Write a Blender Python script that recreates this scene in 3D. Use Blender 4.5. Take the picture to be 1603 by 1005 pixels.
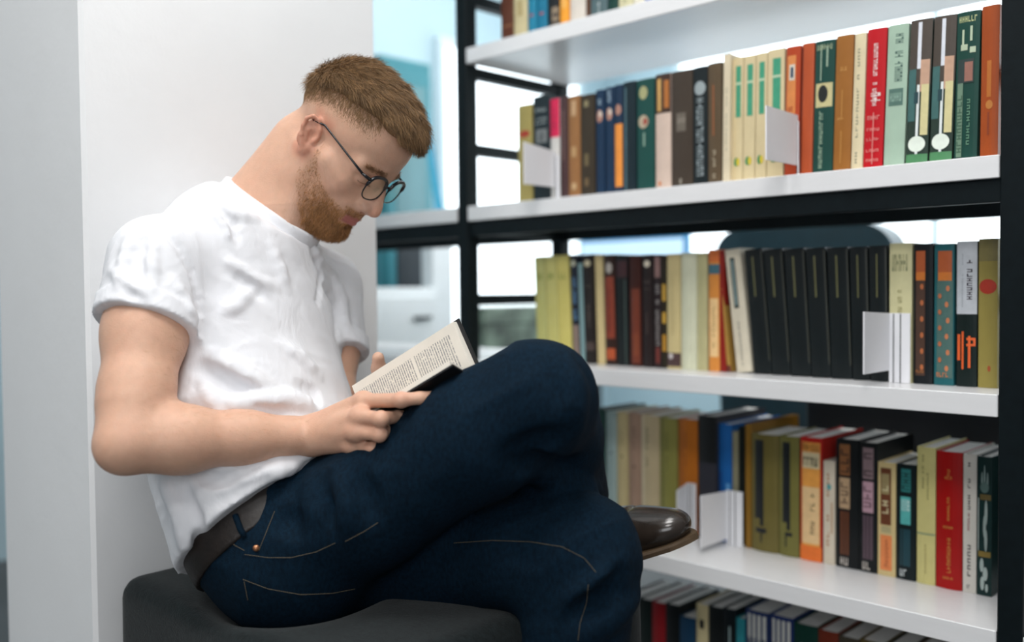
import bpy, math, random
import numpy as np
from mathutils import Matrix, Vector

for _o in list(bpy.data.objects):
    bpy.data.objects.remove(_o)
SC = bpy.context.scene
COL = SC.collection
V = lambda *a: np.array(a, dtype=float)

# ------------------------------------------------------------------ camera
W_PX, H_PX, F_PX = 1603.0, 1005.0, 1500.0
_a, _p, _r = math.radians(44.1), math.radians(1.89), 0.0095
CAM = V(0.0, 0.0, 0.88)
FWD = V(-math.sin(_a) * math.cos(_p), math.cos(_a) * math.cos(_p), -math.sin(_p))
_R0 = V(math.cos(_a), math.sin(_a), 0)
_U0 = np.cross(_R0, FWD)
RIGHT = _R0 * math.cos(_r) - _U0 * math.sin(_r)
UP = _U0 * math.cos(_r) + _R0 * math.sin(_r)
cam_data = bpy.data.cameras.new('camera')
cam = bpy.data.objects.new('camera', cam_data)
COL.objects.link(cam)
cam.matrix_world = Matrix(((RIGHT[0], UP[0], -FWD[0], CAM[0]), (RIGHT[1], UP[1], -FWD[1], CAM[1]),
                           (RIGHT[2], UP[2], -FWD[2], CAM[2]), (0, 0, 0, 1)))
cam_data.sensor_width = 36.0
cam_data.lens = 36.0 * F_PX / W_PX
cam_data.clip_start = 0.05
cam_data.dof.use_dof = True
cam_data.dof.focus_distance = 1.31
cam_data.dof.aperture_fstop = 1.6
SC.camera = cam

# ------------------------------------------------------------------ world, exposure, lamps
world = bpy.data.worlds.new('world')
SC.world = world
world.use_nodes = True
_bg = world.node_tree.nodes['Background']
_bg.inputs[0].default_value = (0.90, 0.95, 1.0, 1)
_bg.inputs[1].default_value = 0.20
SC.view_settings.view_transform = 'Standard'
SC.view_settings.look = 'None'
SC.view_settings.gamma = 1.0
SC.view_settings.use_curve_mapping = False
SC.view_settings.exposure = 0.0


def area_lamp(name, loc, target, size, power, col=(1, 1, 1)):
    ld = bpy.data.lights.new(name, 'AREA')
    ld.shape = 'RECTANGLE'
    ld.size, ld.size_y = size
    ld.energy = power
    ld.color = col
    o = bpy.data.objects.new(name, ld)
    COL.objects.link(o)
    o.location = loc
    d = Vector(target) - Vector(loc)
    o.rotation_euler = d.to_track_quat('-Z', 'Y').to_euler()
    o['kind'] = 'helper'
    return o


LAMPS = [((-0.35, 0.45, 2.68), (0.6, 0.6), 19), ((0.45, -0.55, 2.68), (0.6, 0.6), 15), ((-1.2, -0.8, 2.68), (0.6, 0.6), 24),
         ((-0.7, 1.0, 2.68), (0.5, 0.5), 7), ((-2.3, 2.7, 2.68), (1.2, 0.6), 20), ((-0.6, 2.9, 2.68), (1.2, 0.6), 34)]
area_lamp('front_fill_lamp', (0.95, -1.25, 1.55), (-1.0, 0.8, 0.95), (1.5, 1.1), 24, (0.95, 0.98, 1.0))  # added fill lamp behind the camera to brighten the face, no window there
for _l, _s, _e in LAMPS:
    area_lamp('ceiling_lamp', _l, (_l[0], _l[1], 0), _s, _e, (1.0, 0.985, 0.96))


# ------------------------------------------------------------------ geometry helpers
def ray(px, py):
    return FWD + (px - W_PX / 2) / F_PX * RIGHT - (py - H_PX / 2) / F_PX * UP


def P(px, py, d):
    """world point seen at photo position (px, py), d metres along the view axis"""
    return CAM + d * ray(px, py)


def on_y(px, py, y):
    r = ray(px, py)
    return CAM + r * ((y - CAM[1]) / r[1])


def on_x(px, py, x):
    r = ray(px, py)
    return CAM + r * ((x - CAM[0]) / r[0])


def unit(v):
    v = np.asarray(v, float)
    return v / (np.linalg.norm(v) + 1e-12)


WLOC = {}


def link_obj(o, parent=None, loc=(0, 0, 0)):
    COL.objects.link(o)
    loc = np.asarray(loc, float)
    if parent is not None:
        o.parent = parent
        o.location = loc - WLOC[parent.name]
    else:
        o.location = loc
    WLOC[o.name] = loc
    return o


def tag(o, label=None, cat=None, group=None, kind=None):
    if label: o['label'] = label
    if cat: o['category'] = cat
    if group: o['group'] = group
    if kind: o['kind'] = kind
    return o


def empty(name, loc, label=None, cat=None, group=None, parent=None):
    o = bpy.data.objects.new(name, None)
    o.empty_display_size = 0.05
    link_obj(o, parent, loc)
    return tag(o, label, cat, group)


def mesh_obj(name, verts, faces, mat, parent=None, loc=None, smooth=False, cols=None):
    """verts in world space; loc is the object's origin"""
    verts = np.asarray(verts, float)
    if loc is None:
        loc = WLOC[parent.name] if parent is not None else V(0, 0, 0)
    loc = np.asarray(loc, float)
    me = bpy.data.meshes.new(name)
    v = (verts - loc).astype(np.float32)
    if isinstance(faces, np.ndarray):
        n, k = faces.shape
        me.vertices.add(len(v))
        me.vertices.foreach_set('co', v.ravel())
        me.loops.add(n * k)
        me.loops.foreach_set('vertex_index', faces.ravel().astype(np.int32))
        me.polygons.add(n)
        me.polygons.foreach_set('loop_start', np.arange(0, n * k, k, dtype=np.int32))
        me.update(calc_edges=True)
        me.validate()
    else:
        me.from_pydata([tuple(x) for x in v], [], faces)
        me.update()
    if smooth:
        me.polygons.foreach_set('use_smooth', np.ones(len(me.polygons), dtype=bool))
    if cols is not None:
        at = me.attributes.new('tint', 'FLOAT_COLOR', 'POINT')
        c = np.ones((len(v), 4), np.float32)
        c[:, :3] = cols
        at.data.foreach_set('color', c.ravel())
    if mat is not None:
        me.materials.append(mat)
    o = bpy.data.objects.new(name, me)
    link_obj(o, parent, loc)
    return o


class MB:
    """collects shapes and builds ONE mesh object"""

    def __init__(s):
        s.v, s.f, s.c = [], [], []

    def add(s, vs, fs, col=None):
        n = len(s.v)
        s.v += [tuple(map(float, x)) for x in vs]
        s.f += [tuple(i + n for i in f) for f in fs]
        s.c += [col or (1, 1, 1)] * len(vs)
        return s

    def box(s, lo, hi, bev=0.0, M=None, col=None):
        x0, y0, z0 = lo
        x1, y1, z1 = hi
        if bev <= 0:
            vs = [(x, y, z) for x in (x0, x1) for y in (y0, y1) for z in (z0, z1)]
            fs = [(0, 1, 3, 2), (4, 6, 7, 5), (0, 4, 5, 1), (2, 3, 7, 6), (0, 2, 6, 4), (1, 5, 7, 3)]
        else:
            vs, idx = [], {}
            for i, x in enumerate((x0, x1)):
                for j, y in enumerate((y0, y1)):
                    for k, z in enumerate((z0, z1)):
                        sx, sy, sz = (1 - 2 * i) * bev, (1 - 2 * j) * bev, (1 - 2 * k) * bev
                        idx[i, j, k, 0] = len(vs); vs.append((x, y + sy, z + sz))
                        idx[i, j, k, 1] = len(vs); vs.append((x + sx, y, z + sz))
                        idx[i, j, k, 2] = len(vs); vs.append((x + sx, y + sy, z))
            fs = []
            for a in (0, 1):
                I = lambda *t: idx[t]
                fs.append((I(a, 0, 0, 0), I(a, 0, 1, 0), I(a, 1, 1, 0), I(a, 1, 0, 0)))
                fs.append((I(0, a, 0, 1), I(0, a, 1, 1), I(1, a, 1, 1), I(1, a, 0, 1)))
                fs.append((I(0, 0, a, 2), I(0, 1, a, 2), I(1, 1, a, 2), I(1, 0, a, 2)))
                for b in (0, 1):
                    fs.append((I(a, b, 0, 0), I(a, b, 1, 0), I(a, b, 1, 1), I(a, b, 0, 1)))
                    fs.append((I(a, 0, b, 0), I(a, 1, b, 0), I(a, 1, b, 2), I(a, 0, b, 2)))
                    fs.append((I(0, a, b, 1), I(1, a, b, 1), I(1, a, b, 2), I(0, a, b, 2)))
                    for c in (0, 1):
                        fs.append((I(a, b, c, 0), I(a, b, c, 1), I(a, b, c, 2)))
            c = np.array([(x0 + x1) / 2, (y0 + y1) / 2, (z0 + z1) / 2])
            va = np.array(vs)
            out = []
            for f in fs:
                p = va[list(f)]
                nrm = np.cross(p[1] - p[0], p[2] - p[0])
                out.append(f if np.dot(nrm, p.mean(0) - c) > 0 else f[::-1])
            fs = out
        if M is not None:
            vs = [M(np.array(v)) for v in vs]
        return s.add(vs, fs, col)

    def tube(s, pts, rad, n=10, cap=True, col=None, closed=False):
        pts = [np.asarray(p, float) for p in pts]
        m = len(pts)
        if np.isscalar(rad): rad = [rad] * m
        t0 = unit(pts[1] - pts[0])
        ref = V(0, 0, 1) if abs(t0[2]) < 0.9 else V(1, 0, 0)
        u = unit(np.cross(t0, ref))
        vs, fs = [], []
        for i in range(m):
            if closed: t = unit(pts[(i + 1) % m] - pts[i - 1])
            else: t = unit(pts[min(i + 1, m - 1)] - pts[max(i - 1, 0)])
            u = unit(u - t * np.dot(u, t))
            w = np.cross(t, u)
            for k in range(n):
                a = 2 * math.pi * k / n
                vs.append(pts[i] + rad[i] * (math.cos(a) * u + math.sin(a) * w))
        for i in range(m if closed else m - 1):
            j = (i + 1) % m
            for k in range(n):
                fs.append((i * n + k, i * n + (k + 1) % n, j * n + (k + 1) % n, j * n + k))
        if cap and not closed:
            fs.append(tuple(range(n))[::-1])
            fs.append(tuple((m - 1) * n + k for k in range(n)))
        return s.add(vs, fs, col)

    def build(s, name, mat, parent=None, loc=None, smooth=False, local=False, use_col=False):
        v = np.array(s.v)
        if local and parent is not None:
            v = v + WLOC[parent.name]
        return mesh_obj(name, v, s.f, mat, parent, loc, smooth, np.array(s.c) if use_col else None)


# ------------------------------------------------------------------ materials
def srgb(r, g, b):
    f = lambda c: (c / 255 / 12.92) if c / 255 <= 0.04045 else ((c / 255 + 0.055) / 1.055) ** 2.4
    return (f(r), f(g), f(b))


MATS = {}


def mat(name, col=(0.8, 0.8, 0.8), rough=0.6, metal=0.0, noise=0.0, nscale=30.0, bump=0.0, bscale=200.0, spec=0.5, attr=False,
        sss=0.0, sheen=0.0, emit=None, estr=0.0, trans=0.0, coat=0.0, stretch=(1, 1, 1)):
    if name in MATS: return MATS[name]
    m = bpy.data.materials.new(name)
    m.use_nodes = True
    nt = m.node_tree
    b = nt.nodes['Principled BSDF']
    b.inputs['Roughness'].default_value = rough
    b.inputs['Metallic'].default_value = metal
    b.inputs['Specular IOR Level'].default_value = spec
    if coat: b.inputs['Coat Weight'].default_value = coat
    if trans: b.inputs['Transmission Weight'].default_value = trans
    if sheen:
        b.inputs['Sheen Weight'].default_value = sheen
        b.inputs['Sheen Roughness'].default_value = 0.5
    if sss:
        b.inputs['Subsurface Weight'].default_value = sss
        b.inputs['Subsurface Radius'].default_value = (1.0, 0.35, 0.2)
        b.inputs['Subsurface Scale'].default_value = 0.006
    if emit:
        b.inputs['Emission Color'].default_value = (*emit, 1)
        b.inputs['Emission Strength'].default_value = estr
    tc = nt.nodes.new('ShaderNodeTexCoord')
    mp = nt.nodes.new('ShaderNodeMapping')
    mp.inputs['Scale'].default_value = stretch
    nt.links.new(tc.outputs['Object'], mp.inputs['Vector'])
    src = None
    if attr:
        an = nt.nodes.new('ShaderNodeAttribute')
        an.attribute_name = 'tint'
        src = an.outputs['Color']
    if noise > 0 or src is None:
        nz = nt.nodes.new('ShaderNodeTexNoise')
        nz.inputs['Scale'].default_value = nscale
        nz.inputs['Detail'].default_value = 5
        nt.links.new(mp.outputs['Vector'], nz.inputs['Vector'])
        rp = nt.nodes.new('ShaderNodeValToRGB')
        lo, hi = 1 - noise, 1 + noise * 0.6
        rp.color_ramp.elements[0].position = 0.3
        rp.color_ramp.elements[1].position = 0.7
        rp.color_ramp.elements[0].color = (lo, lo, lo, 1)
        rp.color_ramp.elements[1].color = (hi, hi, hi, 1)
        nt.links.new(nz.outputs['Fac'], rp.inputs['Fac'])
        mx = nt.nodes.new('ShaderNodeMix')
        mx.data_type = 'RGBA'
        mx.blend_type = 'MULTIPLY'
        mx.inputs[0].default_value = 1.0
        if src is not None: nt.links.new(src, mx.inputs[6])
        else: mx.inputs[6].default_value = (*col, 1)
        nt.links.new(rp.outputs['Color'], mx.inputs[7])
        src = mx.outputs[2]
    nt.links.new(src, b.inputs['Base Color'])
    if bump > 0:
        nb = nt.nodes.new('ShaderNodeTexNoise')
        nb.inputs['Scale'].default_value = bscale
        nb.inputs['Detail'].default_value = 4
        nt.links.new(mp.outputs['Vector'], nb.inputs['Vector'])
        bp = nt.nodes.new('ShaderNodeBump')
        bp.inputs['Strength'].default_value = bump
        bp.inputs['Distance'].default_value = 0.002
        nt.links.new(nb.outputs['Fac'], bp.inputs['Height'])
        nt.links.new(bp.outputs['Normal'], b.inputs['Normal'])
    MATS[name] = m
    return m


M_WALL = mat('painted plaster', (0.83, 0.83, 0.835), 0.85, noise=0.02, nscale=6, bump=0.25, bscale=60)
M_CEIL = mat('ceiling paint', (0.85, 0.87, 0.88), 0.9, noise=0.02)
M_FLOOR = mat('floor concrete', (0.10, 0.104, 0.106), 0.55, noise=0.15, nscale=8, bump=0.1)
M_LAM = mat('white laminate', (0.82, 0.82, 0.83), 0.28, noise=0.02, nscale=18, stretch=(1, 8, 8), bump=0.03, bscale=120)
M_STEEL = mat('black powder coated steel', (0.004, 0.008, 0.010), 0.5, spec=0.15, noise=0.2, nscale=60, bump=0.05, bscale=400)
M_PAGES = mat('page edges', (0.84, 0.83, 0.80), 0.9, noise=0.12, nscale=60, stretch=(30, 1, 1), bump=0.3, bscale=200)
M_COVER = mat('book cover', rough=0.42, spec=0.3, attr=True, noise=0.06, nscale=40, bump=0.06, bscale=350)
M_PRINT = mat('spine ink', rough=0.45, attr=True, noise=0.08, nscale=90)
M_CARD = mat('white card', (0.84, 0.84, 0.87), 0.5, noise=0.01)
M_GREYPLASTIC = mat('grey plastic strip', (0.55, 0.58, 0.6), 0.35, noise=0.03)
M_DARKLINE = mat('dark groove', (0.02, 0.022, 0.025), 0.6, noise=0.05)
M_WINDOW = mat('bright daylight window', (0.9, 0.95, 1), 0.4, emit=(0.88, 0.97, 1.0), estr=2.0, noise=0.01)
# ------------------------------------------------------------------ room shell
YS = 1.473           # front plane of the shelving
XL, XR = -1.562, -0.4545
SD = 0.35            # shelf depth
ZT = [1.415, 1.066, 0.722, 0.378, 0.035]     # tops of the boards, top to bottom
ZT0 = 1.76
TH = 0.033


def struct(name, lo, hi, m, bev=0.0):
    b = MB()
    c = [(lo[i] + hi[i]) / 2 for i in range(3)]
    b.box(lo, hi, bev)
    o = b.build(name, m, None, c)
    o['kind'] = 'structure'
    return o


struct('floor', (-5.2, -3.0, -0.1), (3.0, 5.2, 0.0), M_FLOOR)
struct('ceiling', (-5.2, -3.0, 2.75), (3.0, 5.2, 2.85), M_CEIL)
M_FARWALL = mat('far wall paint', (0.50, 0.66, 0.73), 0.7, noise=0.03, nscale=3, bump=0.05)
struct('wall_back', (-5.2, 4.3, 0.0), (3.0, 4.4, 2.75), M_FARWALL)
struct('wall_left', (-3.5, -3.0, 0.0), (-3.4, 4.3, 2.75), M_FARWALL)
# white plastered pillar the man leans on
PX = -1.42
_c1 = on_x(131, 300, PX)
_c2 = on_x(591, 300, PX)
pil = MB().box((-1.79, _c1[1], 0.0), (PX, _c2[1], 2.75), 0.006).build('wall_pillar', M_WALL, None, (-1.6, 0.8, 0))
pil['kind'] = 'structure'


def window(name, lo, hi, axis, nm):
    """glowing panes in a frame on a wall; axis = thickness axis (0: X, 1: Y)"""
    root = empty(name, [(lo[i] + hi[i]) / 2 for i in range(3)])
    root['kind'] = 'structure'
    a = 1 - axis
    w = (hi[a] - lo[a]) / nm
    fr = MB()
    for k in range(nm):
        l, h = list(lo), list(hi)
        l[a], h[a] = lo[a] + k * w + 0.02, lo[a] + (k + 1) * w - 0.02
        l[2] += 0.03; h[2] -= 0.03
        p = MB().box(l, h).build('pane', M_WINDOW, root)
    for k in range(nm + 1):
        l, h = list(lo), list(hi)
        l[a], h[a] = lo[a] + k * w - 0.02, lo[a] + k * w + 0.02
        l[axis] -= 0.02; h[axis] += 0.02
        fr.box(l, h, 0.004)
    for z in (lo[2], hi[2] - 0.04):
        l, h = list(lo), list(hi)
        l[2], h[2] = z, z + 0.04
        l[axis] -= 0.018; h[axis] += 0.018
        fr.box(l, h, 0.004)
    fr.build('window_frame', mat('window frame', (0.7, 0.82, 0.88), 0.5, noise=0.02), root)


_w0, _w1 = on_x(684, 200, -3.4), on_x(899, 200, -3.4)
window('window_1', (-3.40, _w0[1], 0.62), (-3.37, _w1[1], 2.06), 0, 1)
window('window_2', (-2.9, 4.27, 0.75), (2.4, 4.3, 2.35), 1, 4)

# ------------------------------------------------------------------ the shelving
shelf = empty('bookshelf', (XL, YS, 0), 'tall black steel shelving with white boards, filled with books', 'bookshelf')
PW = 0.034


def post(x, y):
    MB().box((x - PW, y, 0.0), (x, y + PW, 2.3), 0.002).build('upright_post', M_STEEL, shelf, (x - PW / 2, y + PW / 2, 0))


BAYS = [(-2.70, XL - PW), (XL, XR), (XR + PW, 0.62)]
for x in (XL, XR + PW, -2.70, 0.62 + PW):
    post(x, YS)
    post(x, YS + SD - PW)
for bi, (a, b) in enumerate(BAYS):
    for k, z in enumerate([ZT0] + ZT):
        if bi == 0 and k < 2: continue
        MB().box((a + 0.001, YS - 0.001, z - TH), (b - 0.001, YS + SD, z), 0.0012).build('shelf_board', M_LAM, shelf, ((a + b) / 2, YS + SD / 2, z))
    for k, z in enumerate([ZT0] + ZT):
        if k in (2,):
            MB().box((a, YS + 0.006, z - TH - 0.034), (b, YS + 0.026, z - TH - 0.001), 0.001).build('front_rail', M_STEEL, shelf, ((a + b) / 2, YS, z - TH - 0.02))
            MB().box((a, YS + SD - 0.026, z - TH - 0.034), (b, YS + SD - 0.006, z - TH - 0.001), 0.001).build('rear_rail', M_STEEL, shelf, ((a + b) / 2, YS + SD, z - TH - 0.02))
# side rungs between the front and rear posts
for x in (XL, XR + PW, -2.70, 0.62 + PW):
    for z in (1.368, 1.196, 1.018, 0.857, 0.650, 0.5, 1.69, 1.53):
        MB().box((x - PW + 0.004, YS + PW, z - 0.012), (x - 0.004, YS + SD - PW, z + 0.012), 0.001).build('side_rung', M_STEEL, shelf, (x, YS + SD / 2, z))
# ------------------------------------------------------------------ books
def hx(s):
    return srgb(int(s[0:2], 16), int(s[2:4], 16), int(s[4:6], 16))


RNG = random.Random(7)


def R(v0, v1, u0, u1, c): return ('r', v0, v1, u0, u1, c)
def T(v0, v1, u0, u1, c, n=10): return ('t', v0, v1, u0, u1, c, n)
def H(v0, v1, u0, u1, c, n=5): return ('h', v0, v1, u0, u1, c, n)     # writing across the spine
def E(v, u, rv, ru, c): return ('e', v, u, rv, ru, c)                  # an oval spot


def spine_quads(mb, v0, v1, u0, u1, c, t, h, bulge, lift):
    n = 4 if (u1 - u0) > 0.3 else 2
    vs, fs = [], []
    for i in range(n + 1):
        u = u0 + (u1 - u0) * i / n
        y = -bulge * (1 - (2 * u - 1) ** 2) - lift
        vs += [(u * t, y, v0 * h), (u * t, y, v1 * h)]
    for i in range(n):
        fs.append((2 * i, 2 * i + 2, 2 * i + 3, 2 * i + 1))
    mb.add(vs, fs, hx(c))


def print_spine(mb, deco, t, h, bulge):
    lift = 0.00025
    for d in deco:
        if d[0] == 'r':
            spine_quads(mb, *d[1:], t, h, bulge, lift)
        elif d[0] == 'e':
            _, v, u, rv, ru, c = d
            vs = []
            for k in range(13):
                a = math.pi * k / 12
                uu = u - ru * math.cos(a)
                y = -bulge * (1 - (2 * uu - 1) ** 2) - lift
                vs += [(uu * t, y, (v - rv * math.sin(a)) * h), (uu * t, y, (v + rv * math.sin(a)) * h)]
            mb.add(vs, [(2 * k, 2 * k + 2, 2 * k + 3, 2 * k + 1) for k in range(12)], hx(c))
        else:
            kind, v0, v1, u0, u1, c, n = d
            for k in range(n):
                if kind == 't':
                    a = v0 + (v1 - v0) * k / n
                    b = a + (v1 - v0) / n * 0.72
                    if RNG.random() < 0.12: continue
                    # strokes of one letter lying on its side
                    w = (b - a) * 0.28
                    spine_quads(mb, a, a + w, u0, u1, c, t, h, bulge, lift)
                    if RNG.random() < 0.75: spine_quads(mb, b - w, b, u0, u1, c, t, h, bulge, lift)
                    m = u0 + (u1 - u0) * RNG.choice((0.0, 0.4, 0.75))
                    spine_quads(mb, a, b, m, m + (u1 - u0) * 0.25, c, t, h, bulge, lift)
                else:
                    a = u0 + (u1 - u0) * k / n
                    b = a + (u1 - u0) / n * 0.72
                    w = (b - a) * 0.3
                    spine_quads(mb, v0, v1, a, a + w, c, t, h, bulge, lift)
                    if RNG.random() < 0.7: spine_quads(mb, v0, v1, b - w, b, c, t, h, bulge, lift)
                    m = v0 + (v1 - v0) * RNG.choice((0.0, 0.4, 0.78))
                    spine_quads(mb, m, m + (v1 - v0) * 0.22, a, b, c, t, h, bulge, lift)
            lift += 0.0
        lift += 0.00012


def book(base, t, h, depth, lean, col, deco, label, bulge=0.002, group=None):
    """base: bottom left corner of the spine; x = thickness, y = into the shelf"""
    root = empty('book', base, label, 'book', group)
    c = MB()
    th = 0.0022 if t > 0.012 else 0.0012
    n = 6
    outer = [(0.0, depth)] + [(t * i / n, -bulge * (1 - (2 * i / n - 1) ** 2)) for i in range(n + 1)] + [(t, depth)]
    inner = [(th, depth)] + [(min(max(t * i / n, th), t - th), -bulge * (1 - (2 * i / n - 1) ** 2) + th) for i in range(n + 1)] + [(t - th, depth)]
    m = len(outer)
    vs = [(x, y, z) for z in (0, h) for (x, y) in outer + inner]
    fs = []
    N = 2 * m
    for i in range(m - 1):
        fs.append((i, i + 1, N + i + 1, N + i))
        fs.append((m + i + 1, m + i, N + m + i, N + m + i + 1))
        fs.append((i + 1, i, m + i, m + i + 1))
        fs.append((N + i, N + i + 1, N + m + i + 1, N + m + i))
    fs.append((0, m, N + m, N)[::-1])
    fs.append((m - 1, 2 * m - 1, N + 2 * m - 1, N + m - 1))
    c.add(vs, fs, hx(col))
    c.build('cover', M_COVER, root, local=True, use_col=True)
    e = 0.003
    MB().box((th + 0.0001, th + 0.0005, e), (t - th - 0.0001, depth - 0.003, h - e)).build('page_block', M_PAGES, root, local=True)
    if deco:
        p = MB()
        print_spine(p, deco, t, h, bulge)
        if p.v: p.build('spine_print', M_PRINT, root, local=True, use_col=True)['kind'] = 'stuff'
    root.rotation_euler = (0, math.radians(lean), 0)
    return root


def row(items, yspine, z, yb0, yb1, xa, xb, where, depth=0.15):
    """yb0..yb1: where the foot of the row is in the photo, at photo columns xa..xb"""
    for it in items:
        x0, x1, ytop, lean, col, deco, label = it[:7]
        opt = it[7] if len(it) > 7 else {}
        xm = (x0 + x1) / 2
        py = yb0 + (yb1 - yb0) * (xm - xa) / (xb - xa)
        y = yspine + opt.get('dy', 0)
        a, b = on_y(x0, py, y)[0], on_y(x1, py, y)[0]
        top = on_y(xm, ytop, y)[2]
        h = (top - z) / math.cos(math.radians(lean))
        t = b - a - 0.0004
        if lean < 0:   # lean to the left: pivot stays on the board
            pass
        zz = z + (math.sin(math.radians(abs(lean))) * t if lean > 0 else 0) + 0.0003
        book((a + 0.0002, y, zz), t * math.cos(math.radians(lean)), h, opt.get('depth', depth), lean, col, deco,
             label + ' ' + where if where else label, opt.get('bulge', 0.0025 if t > 0.018 else 0.001), opt.get('group'))


K = '141a1c'
row([
 (785, 804, -60, 0, '5a2f1c', [R(.2, .22, 0, 1, '8a5a36')], 'dark brown book at the left end of'),
 (805, 826, -60, 0, 'cdbf95', [R(.3, .5, .3, .7, 'b3a070')], 'cream book beside the dark brown one at the left end of'),
 (827, 840, -60, 0, '1f7f9e', [R(.27, .3, .3, .7, 'b24a4a')], 'left of two teal books on'),
 (841, 857, -60, 0, '1a7494', [R(.27, .3, .3, .7, 'b24a4a')], 'right of two teal books on'),
 (858, 876, -60, 0, '15181c', [R(0.02, .34, .4, .95, '8e7c66'), R(.1, .14, .4, .95, '2d2a26'), R(.2, .25, .5, .9, '3a2f28')], 'black book with mottled beige strip beside the orange one on'),
 (877, 891, -60, 0, 'f0a032', [R(.3, .5, .2, .8, 'f4b455')], 'bright orange book on'),
 (893, 917, -60, 0, 'dcd3c8', [], 'wide off white book right of the orange one on'),
 (918, 924, -60, 0, '5a3a26', [], 'very thin brown book between white and grey books on', {'bulge': .0005}),
 (925, 951, -60, 0, '53686c', [T(.1, .3, .45, .6, 'cfd8d8', 6)], 'grey teal book with a pale mark on its spine on'),
 (953, 968, -60, 0, '0f3a33', [], 'dark green book on'),
 (969, 991, -60, 0, 'd2cba6', [H(.08, .12, .2, .8, '8f8f6a', 4), T(.2, .5, .4, .6, '8f8f6a', 6)], 'pale cream book with faint marks right of the dark green one on'),
 (992, 1009, -60, 0, 'e3dccb', [], 'plain ivory book beside the blue one on'),
 (1010, 1028, -60, 0, '3b5fb0', [T(.1, .4, .4, .6, '9fb4e0', 6)], 'royal blue book on'),
 (1029, 1053, -60, 0, '3d6b4f', [], 'green book right of the royal blue one on'),
 (1054, 1075, -60, 0, 'c7b48c', [], 'tan book right of the green one on'),
], YS + 0.035, ZT[0], 62, 0, 785, 1053, 'the top shelf')

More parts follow.
